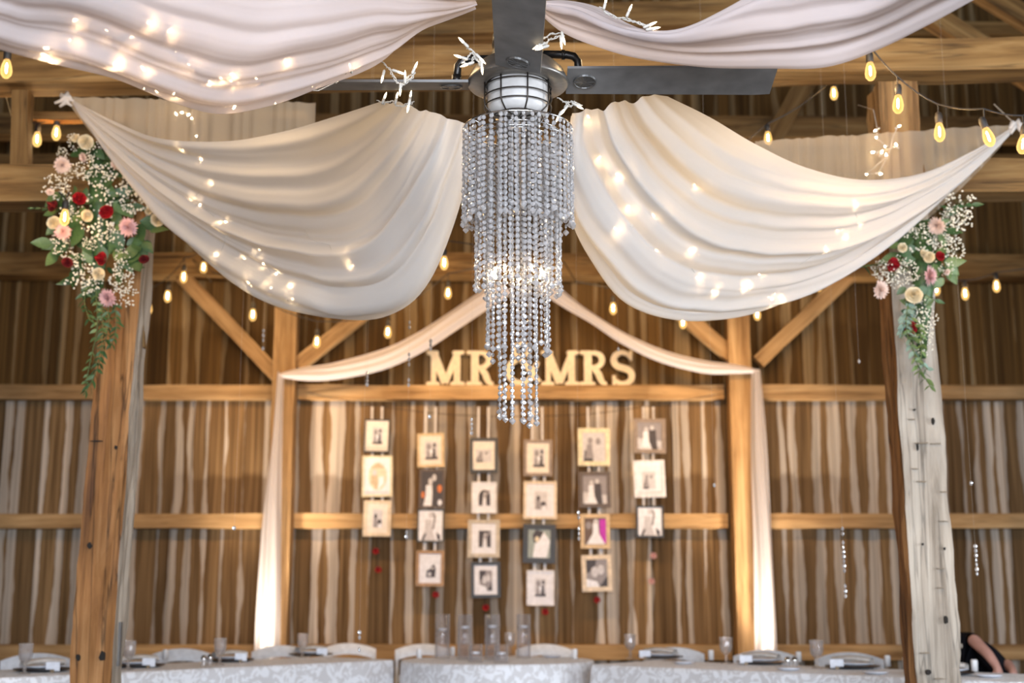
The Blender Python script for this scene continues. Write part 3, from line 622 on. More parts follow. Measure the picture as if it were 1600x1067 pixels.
SC = {   # flat prints, unit square 0..1: (tone, polygon)
    'couple': [('mid', None), ('light', [(0, 0), (1, 0), (1, .3), (0, .42)]), ('dark', gown(.62, 0, .72, .2, .13)), ('white', gown(.34, 0, .66, .26, .1)), ('light', ell(.36, .74, .08, .09)), ('light', ell(.6, .8, .08, .09))],
    'dance': [('dark', None), ('white', gown(.36, 0, .6, .26, .14)), ('dark', gown(.68, 0, .7, .18, .14)), ('light', ell(.42, .7, .1, .11)), ('light', ell(.6, .82, .1, .1)), ('orange', ell(.86, .5, .11, .12)), ('orange', ell(.08, .32, .08, .1)), ('white', ell(.88, .1, .1, .09))],
    'veil': [('white', None), ('light', gown(.4, 0, .7, .3, .14)), ('mid', [(.55, .35), (.66, .4), (.72, .8), (.62, .95), (.52, .9), (.62, .75)]), ('dark', [(.12, .02), (.2, .0), (.34, .24), (.24, .22)]), ('dark', [(.78, .05), (.92, .0), (.9, .18), (.74, .28)]), ('light', ell(.5, .85, .1, .1))],
    'oval': [('sepialight', None), ('sepia', gown(.32, 0, .55, .2, .16)), ('white', gown(.7, 0, .5, .16, .12)), ('light', ell(.34, .64, .12, .12)), ('sepialight', ell(.66, .58, .11, .11)), ('sepia', [(.1, .8), (.9, .8), (.7, 1), (.3, 1)])],
    'group': [('light', None), ('dark', [(0, 0), (1, 0), (1, .16), (0, .12)]), ('mid', gown(.25, .1, .5, .16, .1)), ('dark', gown(.7, .1, .62, .14, .1)), ('mid', ell(.3, .72, .2, .18)), ('dark', ell(.75, .8, .12, .12)), ('white', ell(.5, .45, .12, .14))],
    'sil': [('white', None), ('dark', [(.1, 0), (.9, 0), (.95, .6), (.8, .95), (.55, .8), (.45, .6), (.15, .5)]), ('light', ell(.4, .22, .16, .16)), ('light', ell(.66, .66, .1, .1))],
    'seated': [('light', None), ('dark', [(.05, 0), (.5, 0), (.3, .3), (.1, .4)]), ('mid', gown(.3, .1, .6, .2, .12)), ('light', gown(.72, 0, .6, .2, .12)), ('mid', ell(.34, .72, .11, .12)), ('mid', ell(.68, .7, .11, .12))],
    'magenta': [('brown', None), ('magenta', [(.72, .05), (1, .05), (1, .95), (.7, .95)]), ('mid', ell(.2, .72, .14, .14)), ('white', gown(.52, .02, .82, .42, .12)), ('light', ell(.54, .86, .12, .1))],
    'embrace': [('green', None), ('dark', [(.25, .55), (.6, .5), (.72, .9), (.35, 1), (.2, .8)]), ('white', [(.22, .02), (.85, .02), (.98, .6), (.7, .92), (.5, .62), (.3, .5)]), ('sepialight', ell(.4, .66, .1, .1))],
    'faces': [('mid', None), ('dark', [(0, .5), (.4, .6), (.5, 1), (0, 1)]), ('light', ell(.4, .55, .17, .2)), ('light', ell(.7, .62, .16, .18)), ('white', [(0, 0), (.6, 0), (.5, .2), (0, .3)]), ('dark', [(.6, 0), (1, 0), (1, .4)])],
    'church': [('dark', None), ('light', [(.3, 0), (.7, 0), (.62, .8), (.5, .9), (.4, .7)]), ('mid', [(.4, .6), (.9, 1), (1, .9), (.6, .5)]), ('white', gown(.5, 0, .4, .14, .07))],
    'two': [('light', None), ('dark', ell(.3, .62, .14, .16)), ('mid', gown(.3, 0, .5, .2, .16)), ('dark', ell(.7, .3, .2, .15)), ('white', gown(.75, 0, .22, .18, .1))],
}
FM = {k: plain('frame_' + k, c, .5, var=.12, scale=25) for k, c in dict(black=(.02, .02, .022), cream=(.74, .64, .42), tan=(.62, .44, .24), darkbrown=(.10, .065, .045), brown=(.36, .20, .08), white=(.74, .71, .72), greige=(.50, .42, .32), greybrown=(.26, .19, .145), dark=(.06, .055, .04), paletan=(.70, .56, .40)).items()}
MAT = {'w': plain('mat_white', (.76, .75, .80), .8), 'c': plain('mat_cream', (.78, .70, .62), .8)}
FRM = [ # col, x0,y0,x1,y1, frame colour, frame px, mat or None, photo rect, scene, tilt, label
    (0, 569, 655, 609, 707, 'black', 2.2, 'c', (582, 668, 598, 694), 'group', 1.0, 'thin dark framed photograph with cream mat, top of the leftmost column'),
    (0, 566, 712, 613, 776, 'cream', 3, 'w', (575, 723, 605, 766), 'oval', -.6, 'cream framed oval portrait, middle of the leftmost column'),
    (0, 568, 782, 611, 838, 'paletan', 5, 'c', (582, 796, 598, 824), 'two', .4, 'pale wood framed photograph, bottom of the leftmost column'),
    (1, 652, 677, 694, 730, 'tan', 4, 'c', (664, 690, 684, 718), 'group', -1.8, 'light wood framed photograph tilted, top of the second column from left'),
    (1, 655, 733, 695, 794, 'darkbrown', 3.5, None, (656, 737, 691, 784), 'dance', .5, 'dark framed photograph of a kissing couple with orange flowers, second column'),
    (1, 652, 795, 694, 847, 'dark', 2.5, None, (654, 798, 691, 845), 'veil', .3, 'thin dark framed bright photograph of a veil, second column, above the brown frame'),
    (1, 650, 860, 694, 916, 'brown', 5, 'w', (664, 880, 682, 902), 'sil', .4, 'brown wood framed silhouette photograph, bottom of the second column'),
    (2, 734, 684, 778, 739, 'black', 5, 'c', (743, 702, 768, 722), 'seated', -.4, 'black framed landscape photograph, top of the third column'),
    (2, 737, 753, 776, 802, 'white', 2.5, 'w', (748, 765, 766, 790), 'church', 0, 'white framed arched photograph, third column, second from top'),
    (2, 731, 812, 781, 871, 'greige', 6, 'w', (748, 829, 767, 855), 'church', .3, 'greyish beige framed photograph, third column, above the black frame'),
    (2, 736, 878, 782, 934, 'black', 5, 'w', (749, 891, 769, 923), 'faces', -.8, 'black framed close-up portrait of two faces, bottom of the third column'),
    (3, 818, 687, 863, 744, 'greybrown', 5, 'c', (833, 700, 851, 730), 'group', .5, 'grey brown framed photograph, top of the fourth column'),
    (3, 818, 752, 870, 811, 'paletan', 4, 'w', (835, 768, 855, 796), 'two', .6, 'whitish framed photograph with wide mat, fourth column, second from top'),
    (3, 817, 819, 868, 880, 'black', 8, None, (826, 827, 860, 874), 'embrace', 1.6, 'wide black framed photograph of an embracing couple, fourth column'),
    (3, 823, 891, 866, 946, 'white', 3, 'w', (836, 904, 853, 932), 'group', .4, 'white framed small print with wide mat, bottom of the fourth column'),
    (4, 903, 669, 953, 728, 'cream', 7, None, (911, 678, 945, 720), 'seated', .3, 'cream framed black and white photograph, top of the fifth column'),
    (4, 905, 737, 954, 793, 'darkbrown', 6, None, (911, 741, 949, 788), 'couple', -.4, 'dark brown framed photograph of a bride and groom walking, fifth column'),
    (4, 907, 803, 953, 857, 'tan', 6, None, (914, 810, 946, 851), 'magenta', 0, 'light wood framed colour photograph with magenta curtain, fifth column'),
    (4, 909, 867, 956, 924, 'paletan', 7, None, (919, 875, 948, 917), 'faces', -1.3, 'cream framed black and white portrait, bottom of the fifth column'),
    (5, 990, 654, 1040, 708, 'greybrown', 6, None, (996, 660, 1032, 705), 'couple', .6, 'greyish brown framed photograph, top of the rightmost column'),
    (5, 990, 719, 1039, 777, 'white', 4, 'w', (1004, 737, 1024, 764), 'seated', -1.4, 'white framed photograph with wide mat, middle of the rightmost column'),
    (5, 994, 790, 1037, 840, 'black', 3, None, (998, 794, 1033, 837), 'veil', .5, 'thin black framed photograph, bottom of the rightmost column'),
]
FY = WY - .24
colx = {}
for c, x0, y0, x1, y1, fc, fw, mt, ph, scn, tilt, lab in FRM:
    p = U((x0 + x1) / 2, (y0 + y1) / 2, FY); k = FP * math.cos(0) / FY * 1.0
    a = U(x0, (y0 + y1) / 2, FY); b = U(x1, (y0 + y1) / 2, FY); W = b.x - a.x; H = U(x0, y0, FY).z - U(x0, y1, FY).z; s = W / (x1 - x0)
    root = thing('picture_frame', lab, 'frame', tuple(p), 0, 'framed photographs hung in columns'); root.rotation_euler = (R(-2), R(tilt), 0)
    f = fw * s; T = .02; mb = MB(); W2, H2 = W / 2, H / 2
    for (ax, az, bx, bz_) in ((-W2, H2 - f, W2, H2), (-W2, -H2, W2, -H2 + f), (-W2, -H2 + f, -W2 + f, H2 - f), (W2 - f, -H2 + f, W2, H2 - f)):
        mb.box(((ax + bx) / 2, 0, (az + bz_) / 2), (bx - ax, T, bz_ - az))
    part('frame_moulding', mb, FM[fc], root)
    part('backing', MB().box((0, .006, 0), (W - .004, .006, H - .004)), FM['dark'], root)
    if mt: part('mat', MB().box((0, .001, 0), (W - 2 * f, .004, H - 2 * f)), MAT[mt], root)
    q0 = U(ph[0], ph[3], FY) - p; q1 = U(ph[2], ph[1], FY) - p
    if not mt: q0 = Vector((-W2 + f, 0, -H2 + f)); q1 = Vector((W2 - f, 0, H2 - f))
    mb = MB(); y = -.0025
    def clip(poly):
        if scn == 'oval': return [(.5 + (x - .5) * .0 + (x - .5), z) for x, z in poly]
        return poly
    for i, (tn, poly) in enumerate(SC[scn]):
        if poly is None:
            poly = ell(.5, .5, .5, .5, 24) if scn == 'oval' else ([(0, 0), (1, 0), (1, .6)] + arcp(.5, .6, .5, .4, 10, 170, 8) + [(0, .6)] if 'arched' in lab else [(0, 0), (1, 0), (1, 1), (0, 1)])
        elif scn == 'oval':
            poly = [(min(max(x, .5 - .5 * math.sqrt(max(0, 1 - (2 * z - 1) ** 2))), .5 + .5 * math.sqrt(max(0, 1 - (2 * z - 1) ** 2))), z) for x, z in poly]
        vs = [(q0.x + (q1.x - q0.x) * min(1, max(0, x)), y - i * .0004, q0.z + (q1.z - q0.z) * min(1, max(0, z))) for x, z in poly]
        mb.add(vs, [tuple(range(len(vs)))[::-1] if False else tuple(range(len(vs)))], TK.index(tn))
    part('photograph', mb, [TN[t] for t in TK], root)
    colx.setdefault(c, []).append((p, H, W))
# hanging ribbons, one per column, and the wire they hang from
M_rib = plain('silver_ribbon', (.55, .50, .46), .4)
wire_pts = [U(470, 612, FY + .12)] + [U(x, y, FY + .05) for x, y in ((590, 634), (674, 645), (757, 650), (842, 650), (928, 646), (1016, 634))] + [U(1145, 612, FY + .12)]
solo('hanging_wire', MB().tube(cr(wire_pts, 40), .003, 5), M_cord, 'thin dark wire strung above the framed photographs', 'wire')
nmcol = ['leftmost', 'second', 'third', 'fourth', 'fifth', 'rightmost']
roses = {0: [(587, 861), (591, 890)], 1: [(681, 929)], 2: [(759, 949)], 3: [(852, 956)], 4: [(933, 937)], 5: [(1021, 868), (1018, 908)]}
def rose_mesh(name, mats, n=5, seed=0):
    mb = MB(); r = random.Random(seed)
    for ring in range(n):
        t = ring / (n - 1); np_ = 3 + ring; rad = .12 + .38 * t
        for k in range(np_):
            a = 2 * PI * (k + ring * .37) / np_; hw = .55 / (1 + .3 * ring) + .22; rows = []
            for i in range(4):
                v = i / 3; row = []
                for j in range(5):
                    u = (j / 4 - .5) * 2; an = a + u * hw
                    rr = rad * (.35 + .65 * math.sin(v * PI * .55)) * (1 + .22 * t * v * v) * (1 - .05 * u * u); z = (.62 - .42 * t) * v * (1 - .15 * u * u) + .02 * ring * v - .25 * t + .16 * (1 - t)
                    row.append(Vector((rr * math.cos(an), rr * math.sin(an), z)))
                rows.append(row)
            mb.grid(rows)
    mb.lathe([(.001, -.3), (.13, -.26), (.2, -.1), (.1, .1)], 8)
    return mb.mesh(name, mats, True)
ROSE = {k: rose_mesh('rose', [m]) for k, m in (('red', M_red), ('dark', M_darkred), ('cream', M_cream))}
BUD = rose_mesh('rosebud', [M_red], 3); BUDP = rose_mesh('rosebud', [M_pink], 3)
for c, L_ in colx.items():
    L_.sort(key=lambda t: -t[0].z); mb = MB(); topz = U(L_[0][0].x, 636, FY).z; x = L_[0][0].x
    root = thing('hanging_ribbon', 'silvery ribbon pair joining the %s column of frames' % nmcol[c], 'ribbon', (x, FY + .02, topz), 0)
    z = topz
    for p, H, W in L_:
        for dx in (-.05, .04): wpart('ribbon', MB().box((p.x + dx, FY + .016, (z + p.z + H / 2 - .02) / 2), (.022, .002, max(.01, z - p.z - H / 2 + .03))), M_rib, root)
        z = p.z - H / 2 + .01
    mb = MB(); last = roses[c][-1]; e = U(last[0], last[1], FY)
    mb.tube([Vector((e.x, FY + .016, z)), e], .002, 4); wpart('thread', mb, M_cord, root)
    for k, (rx, ry) in enumerate(roses[c]):
        o = link('hanging_rosebud', BUDP if (c == 5) else BUD, tuple(U(rx, ry, FY))); o.scale = (.05,) * 3; o.rotation_euler = (R(70), R(20 * k), 0)
        tag(o, 'small %s rosebud hanging %s the %s column of frames' % ('pink' if c == 5 else 'red', 'lower below' if k else 'below', nmcol[c]), 'flower')

# ------------------------------------------------------------------ ceiling fan
FX, FYc = 0.018, 3.8
fan = thing('ceiling_fan', 'pewter ceiling fan with grey blades and caged drum light above the crystals', 'ceiling fan', (FX, FYc, 2.6))
def fl(z): return z - 2.6
mb = MB().lathe([(.10, fl(2.722)), (.152, fl(2.722)), (.156, fl(2.728)), (.153, fl(2.738)), (.14, fl(2.765)), (.115, fl(2.79)), (.085, fl(2.805)), (.078, fl(2.81))], 48)
part('housing', mb, M_fan, fan, True)
part('motor', MB().lathe([(.078, fl(2.805)), (.08, fl(2.83)), (.074, fl(2.832)), (.074, fl(2.85)), (.08, fl(2.853)), (.078, fl(2.885)), (.05, fl(2.90)), (.001, fl(2.90))], 32), M_pipe, fan, True)
part('downrod', MB().tube([(0, 0, fl(2.89)), (0, 0, fl(3.6))], .014, 10), M_pipe, fan)
part('lamp_shade', MB().lathe([(.092, fl(2.725)), (.093, fl(2.655)), (.088, fl(2.632)), (.06, fl(2.622)), (.001, fl(2.620))], 36), M_shade, fan, True)
mb = MB()
for z, r in ((2.712, .103), (2.678, .104), (2.650, .102), (2.620, .075)):
    mb.tube([(r * math.cos(2 * PI * k / 40), r * math.sin(2 * PI * k / 40), fl(z)) for k in range(41)], .0022, 5, cap=False)
for k in range(8):
    a = 2 * PI * (k + .35) / 8; mb.tube([(r * math.cos(a), r * math.sin(a), fl(z)) for r, z in ((.105, 2.722), (.105, 2.65), (.098, 2.638), (.075, 2.62), (.0, 2.618))], .0025, 5)
part('cage', mb, M_cage, fan, True)
def blade_mb():
    mb = MB(); x0, x1 = .15, .785; top = []; n = 14; prof = []
    for i in range(n + 1):
        t = i / n; x = x0 + (x1 - x0) * t; hw = .068 + .006 * t
        if t > .96: hw *= .93
        prof.append((x, hw))
    poly = [(x, -h) for x, h in prof] + [(x, h) for x, h in prof[::-1]]
    vs = [(x, y, .004) for x, y in poly] + [(x, y, -.004) for x, y in poly]; N_ = len(poly)
    mb.add(vs, [tuple(range(N_)), tuple(range(2 * N_ - 1, N_ - 1, -1))] + [(i, (i + 1) % N_, (i + 1) % N_ + N_, i + N_) for i in range(N_)]); return mb
def medal():
    mb = MB(); mb.lathe([(.001, -.0075), (.008, -.0085), (.03, -.0065), (.0315, -.009), (.034, -.009), (.036, -.004)], 24, (.205, 0, 0))
    for k in range(10):
        a = 2 * PI * k / 10; mb.tube([(.205 + .006 * math.cos(a), .006 * math.sin(a), -.008), (.205 + .031 * math.cos(a), .031 * math.sin(a), -.0075)], .0014, 4)
    return mb
Bm = blade_mb().mesh('blade', [M_blade]); Mm = medal().mesh('medallion', [M_blade_rim])
arm = MB(); arm.tube([(.06, 0, .085), (.15, 0, .083), (.172, 0, .078), (.185, 0, .062), (.188, 0, .004)], .0125, 10); arm.tube([(.135, 0, .083), (.145, 0, .083)], .0155, 10); arm.tube([(.188, 0, .03), (.188, 0, .002)], .0155, 10)
Am = arm.mesh('blade_arm', [M_pipe], True)
for ang, lab in ((-90, None), (0, None), (180, None), (90, None)):
    b = link('blade', Bm, (0, 0, fl(2.716) if ang != 0 else fl(2.74)), fan); b.rotation_euler = (R(14 if ang in (0, 180) else 8), 0, 0)
    b.rotation_euler = (Matrix.Rotation(R(ang), 4, 'Z') @ Matrix.Rotation(R(-12), 4, 'X')).to_euler()
    if ang == -90: b.location = (0, 0, fl(2.716))
    if ang == 180: b.location = (0, 0, fl(2.725))
    m = link('medallion', Mm, (0, 0, 0), b); 
    a = link('blade_arm', Am, b.location, fan); a.rotation_euler = (0, 0, R(ang))

# ------------------------------------------------------------------ crystal chandelier
ch = thing('crystal_chandelier', 'four tier chandelier of clear crystal bead strands hanging under the fan light', 'chandelier', (FX, FYc, 1.70))
rb = random.Random(77)
def bead(mb, c, r):
    """eight-sided cut disc, its flat face turned a little at random about the thread"""
    n = 8; yaw = rb.uniform(-.9, .9); vs = []; cs, sn = math.cos(yaw), math.sin(yaw); c = Vector(c)
    for rr, x in ((.55, .46), (1, .06), (1, -.06), (.55, -.46)):
        for k in range(n):
            a = 2 * PI * (k + .5) / n; y = r * rr * math.cos(a); xx = r * x
            vs.append(c + Vector((xx * cs - y * sn, xx * sn + y * cs, r * rr * math.sin(a))))
    fs = [tuple(range(n))[::-1], tuple(range(3 * n, 4 * n))] + [(i * n + k, i * n + (k + 1) % n, (i + 1) * n + (k + 1) % n, (i + 1) * n + k) for i in range(3) for k in range(n)]
    mb.add(vs, fs)
_sm = {}
def strand_mesh(nb, pitch=.0172, r=.0072, drop=True):
    if (nb, pitch, rb.randrange(3)) in _sm: return [v for k, v in _sm.items() if k[:2] == (nb, pitch)][rb.randrange(len([1 for k in _sm if k[:2] == (nb, pitch)]))]
    mb = MB()
    for k in range(nb): bead(mb, (0, 0, -pitch * (k + .5)), r)
    nw = MB().tube([(0, 0, 0), (0, 0, -pitch * nb)], .0007, 4); o = len(mb.v)
    mb.add(nw.v, nw.f, 1)
    if drop: mb.lathe([(.001, 0), (.009, -.008), (.009, -.012), (.001, -.02)], 8, (0, 0, -pitch * nb - .001))
    m = mb.mesh('crystal_strand', [M_bead, M_chrome]); _sm[(nb, pitch, len([1 for k in _sm if k[:2] == (nb, pitch)]))] = m; return m
TIER = [(.165, 2.58, 2.29, 42), (.127, 2.565, 2.095, 28), (.092, 2.555, 1.90, 20), (.055, 2.55, 1.70, 12)]
rs = random.Random(12)
for ti, (r, z0, z1, n) in enumerate(TIER):
    ring = MB().tube([(r * math.cos(2 * PI * k / 48), r * math.sin(2 * PI * k / 48), z0 - 1.70) for k in range(49)], .0028, 6, cap=False)
    if ti == 0:
        for k in range(4): a = 2 * PI * k / 4 + .6; ring.tube([(r * math.cos(a), r * math.sin(a), z0 - 1.7), (.05 * math.cos(a), .05 * math.sin(a), 2.55 - 1.7)], .002, 5)
        ring.tube([(r * math.cos(2 * PI * k / 48), r * math.sin(2 * PI * k / 48), z0 - 1.70 - .045) for k in range(49)], .0016, 5, cap=False)
    part('ring', ring, M_chrome, ch, True)
    for k in range(n):
        a = 2 * PI * (k + .55 * rs.random()) / n + ti * .4; ln = (z0 - z1) + rs.uniform(-.02, .012); nb = max(4, round(ln / .0172))
        o = link('crystal_strand', strand_mesh(nb), (r * math.cos(a), r * math.sin(a), z0 - 1.70), ch); o.rotation_euler = (0, 0, a + .3)
# short inner strands giving the frothy top
for k in range(26):
    a = 2 * PI * k / 26; r = .145; o = link('crystal_strand', strand_mesh(15), (r * math.cos(a), r * math.sin(a), 2.575 - 1.70), ch)
part('centre_rod', MB().tube([(0, 0, .92), (0, 0, .42)], .008, 8), M_chrome, ch)
for k in range(3):
    a = 2 * PI * k / 3 + .9; part('hanging_chain', MB().tube([(.06 * math.cos(a), .06 * math.sin(a), .85), (.085 * math.cos(a), .085 * math.sin(a), 1.02)], .0012, 5), M_chrome, ch)
mini_tip = MB().lathe([(.0012, .012), (.0034, .006), (.004, 0), (.0034, -.006), (.001, -.008)], 6).mesh('bulb', [M_mini], True)
lights_ring = MB().tube([(.078 * math.cos(2 * PI * k / 30), .078 * math.sin(2 * PI * k / 30), 2.135 - 1.70) for k in range(31)], .0025, 5, cap=False)
lr = part('light_ring', lights_ring, M_chrome, ch)
for k in range(12):
    a = 2 * PI * k / 12; o = link('bulb', mini_tip, (.078 * math.cos(a), .078 * math.sin(a), 2.128 - 1.70), lr); o.scale = (.95,) * 3

# ------------------------------------------------------------------ stray hanging crystal drops
def drops(px, spans, Yd, lab):
    zt = 4.2; x = U(px, spans[0][0], Yd).x; zb = U(px, spans[-1][1], Yd).z
    root = thing('crystal_drop_string', lab, 'crystal string', (x, Yd, zb))
    wpart('thread', MB().tube([(x, Yd, zb), (x, Yd, zt)], .0003, 3), M_wirewhite, root)
    for a, b in spans:
        za, zb2 = U(px, a, Yd).z, U(px, b, Yd).z; n = max(1, round((za - zb2) / .02)); 
        for k in range(n):
            mb = MB(); bead(mb, (x, Yd, za - (za - zb2) * (k + .5) / n), .0105); wpart('bead', mb, M_bead, root)
for px, sp, lab in ((640, [(500, 515), (550, 573), (590, 605)], 'string of glass beads hanging left of the letter M, over the pale swag'),
                    (673, [(530, 548), (648, 654)], 'short glass beads hanging just above the left word'),
                    (574, [(580, 604)], 'glass beads hanging under the left drape over the girt'),
                    (412, [(513, 535), (541, 548)], 'glass beads hanging at the left rear post'),
                    (737, [(652, 680)], 'glass beads hanging over the top frame of the third column'),
                    (904, [(797, 812), (822, 845)], 'glass beads hanging beside the magenta photograph'),
                    (635, [(828, 842)], 'single glass drop right of the leftmost column of frames'),
                    (562, [(984, 1000), (1012, 1018)], 'glass drops hanging low, left of the glass vases'),
                    (1316, [(822, 838), (844, 895), (912, 935)], 'long glass bead string left of the whitewashed post'),
                    (1342, [(561, 568)], 'single glass bead over the boards left of the whitewashed post'),
                    (1517, [(752, 758), (850, 900)], 'glass bead string right of the whitewashed post'),
                    (366, [(822, 828)], 'single glass bead over the girt left of the left fabric column'),
                    (966, [(542, 549)], 'single glass bead above the letter S'),
                    (1116, [(755, 761)], 'single glass bead left of the right rear post')):
    drops(px, sp, 6.0, lab)

# ------------------------------------------------------------------ fairy lights
tipm = MB().lathe([(.0006, .016), (.003, .008), (.0036, 0), (.003, -.006), (.001, -.008)], 6).mesh('bulb_glass', [M_miniglass], True)
sockm = MB().lathe([(.0035, -.006), (.0045, -.01), (.0045, -.022), (.002, -.026), (.001, -.026)], 6).mesh('bulb_socket', [M_wirewhite], True)
glow = MB().lathe([(.0008, .008), (.0032, .003), (.0032, -.003), (.0008, -.008)], 6).mesh('bulb', [M_mini], True)
def fairy(lab, pts, wire_r=.0016, jitter=.02, tips=True, seed=0, size=1.0):
    r = random.Random(seed); pts = [Vector(p) for p in pts]; root = thing('fairy_lights', lab, 'fairy lights', tuple(pts[0]))
    path = []
    for a, b in zip(pts, pts[1:]):
        path.append(a); m = max(1, int((b - a).length / .06))
        for k in range(1, m): path.append(a.lerp(b, k / m) + Vector([r.uniform(-1, 1) * jitter * .6 for _ in range(3)]))
    path.append(pts[-1])
    if len(path) > 1:
        wpart('wire', MB().tube(path, wire_r, 4), M_wirewhite, root)
    for p in pts:
        d = Vector((r.uniform(-1, 1), r.uniform(-1, 1), r.uniform(-.4, 1))).normalized(); q = d.to_track_quat('Z', 'Y')
        b = link('bulb', glow, tuple(p - Vector(root.location) + d * .012), root); b.rotation_euler = q.to_euler(); b.scale = (size,) * 3
        if tips:
            s = link('bulb_socket', sockm, b.location, root); s.rotation_euler = q.to_euler()
    return root
def behind(bv, pts, off=.03):
    out = []
    for px, py in pts:
        d = ray(px, py).normalized(); h = bv.ray_cast(CAM, d)
        if h[0] is not None: out.append(h[0] + d * off)
    return out
fairy('white wired fairy lights glowing inside the top left drape', behind(B1, [(105, 60), (125, 28), (174, 53), (213, 60), (235, 33), (258, 52), (278, 83), (302, 106), (340, 121), (355, 115), (358, 130), (327, 122), (229, 138), (250, 148), (267, 151), (350, 170), (370, 162), (405, 127), (443, 93), (487, 138), (428, 158), (525, 128), (548, 108)]), seed=1, size=.75)
fairy('white wired fairy lights along the lower hem of the top left drape', behind(B1, [(83, 93), (82, 76), (172, 80), (180, 98), (228, 112), (60, 84)]), seed=2)
fairy('fairy lights glowing along the bottom fold of the left drape', behind(B3, [(391, 448), (420, 452), (455, 452), (453, 468), (430, 432), (411, 410), (402, 388), (378, 403), (345, 352), (317, 318), (302, 314), (328, 291), (355, 350), (343, 400), (388, 440)], .03), size=.75, seed=3, wire_r=.001)
fairy('single warm fairy lights glowing in the middle of the left drape', behind(B3, [(552, 408), (550, 412), (318, 252), (285, 236)], .02), size=.8, seed=4, wire_r=.001)
fairy('fairy lights glowing down the inner folds of the right drape', behind(B4, [(916, 178), (932, 250), (968, 273), (977, 327), (957, 356), (1023, 341), (1030, 394), (1075, 394), (1094, 437), (1165, 447), (1160, 452), (1116, 455), (1200, 462), (1210, 468), (1220, 470)], .03), seed=5)
fairy('fainter fairy lights glowing in the outer belly of the right drape', behind(B4, [(1083, 293), (1190, 432), (1287, 392), (1318, 375), (1312, 363), (1343, 347), (1332, 322)], .03), size=.7, seed=6, wire_r=.001)
fairy('tangle of fairy lights hanging behind the sheer cloth at upper left', [U(x, y, 6.28) for x, y in ((277, 181), (288, 176), (298, 178), (301, 185), (307, 210))], seed=7)
fairy('tangle of bright fairy lights hanging behind the sheer cloth at upper right', [U(x, y, 6.1) for x, y in ((1371, 202), (1370, 216), (1385, 228), (1402, 229), (1368, 238), (1376, 241), (1385, 245), (1352, 272), (1372, 271), (1402, 199))], seed=8, wire_r=.002)
for x, y, s_ in ((277, 181, 6), (1371, 202, 7)):
    f_ = [o for o in COL.objects if o.name.startswith('fairy_lights') and o.parent is None][-2 if s_ == 6 else -1]; p_ = Vector(f_.location)
    wpart('wire', MB().tube([p_, p_ + Vector((.0, .05, .12)), Vector((p_.x, 6.42, 3.68))], .0014, 4), M_wirewhite, f_)
def cluster(lab, path, tips, Yd, seed):
    root = thing('fairy_lights', lab, 'fairy lights', tuple(U(*path[0], Yd)))
    P = cr([U(x, y, Yd) for x, y in path], max(12, len(path) * 5)); r = random.Random(seed)
    for off in (0, 1):
        q = [p + Vector((.003 * math.cos(i * 1.4 + off * PI), .003 * math.sin(i * 1.4 + off * PI), .003 * math.sin(i * 1.1 + off))) for i, p in enumerate(P)]
        wpart('wire', MB().tube(q, .0016, 5), M_wirewhite, root)
    for (x, y, dx, dy, on) in tips:
        p = U(x, y, Yd - .01); d = (U(x + dx, y + dy, Yd - .01) - p).normalized(); q = d.to_track_quat('Z', 'Y').to_euler()
        a = link('bulb_socket', sockm, p - Vector(root.location) + d * .02, root); a.rotation_euler = q
        b = link('bulb', tipm if on < 2 else glow, p - Vector(root.location) + d * .02, root); b.rotation_euler = q
        if on == 1: g = link('bulb', glow, p - Vector(root.location) + d * .022, root); g.rotation_euler = q; g.scale = (.6,) * 3
    return root
cluster('fairy light loop dangling between the top left drape and the left fan blade', [(598, 98), (608, 108), (618, 125), (628, 132), (640, 125), (648, 114), (640, 118), (630, 132), (624, 136)], [(615, 110, 12, 4, 1), (645, 113, 9, -20, 1), (626, 132, -1, 16, 0), (633, 128, 0, -14, 0), (600, 112, -3, 12, 0), (640, 158, -3, 14, 0)], 3.62, 1)
cluster('bunched fairy light wire left of the near fan blade', [(724, 66), (732, 76), (742, 84), (748, 96), (754, 108), (738, 82), (730, 92), (722, 98), (736, 100), (740, 88)], [(730, 72, -8, -8, 0), (745, 86, 6, 6, 0), (752, 98, 1, 9, 0), (728, 92, -9, -3, 0), (738, 98, -12, 4, 0)], 3.45, 2)
cluster('bright fairy light wire right of the near fan blade', [(838, 74), (846, 64), (858, 55), (872, 52), (880, 56), (862, 60), (850, 70)], [(850, 68, -8, 4, 1), (855, 72, -9, 3, 1), (842, 73, 3, -8, 0), (878, 52, 3, 11, 1), (876, 58, 1, 11, 0)], 3.45, 3)
cluster('fairy light wire lying along the edge of the top right drape', [(938, 12), (950, 22), (966, 28), (984, 32), (1002, 38), (1020, 46), (1010, 40), (992, 34), (972, 26)], [(944, 12, 3, -12, 1), (980, 24, 7, -16, 1), (1008, 42, 14, -6, 1), (1012, 46, 12, -2, 0)], 3.40, 4)
cluster('fairy light wire between the fan and the right drape', [(872, 154), (884, 160), (892, 166), (900, 160), (908, 166), (890, 158), (880, 172), (873, 180)], [(886, 166, -6, 8, 0), (876, 176, -4, 8, 1), (896, 162, 9, 5, 0)], 3.86, 5)
cluster('knot of unlit fairy wire on top of the left drape', [(590, 158), (600, 162), (612, 158), (622, 166), (634, 164), (646, 160)], [(618, 160, 2, -9, 0), (640, 158, 2, -12, 0), (598, 160, 3, -8, 0)], 3.92, 6)

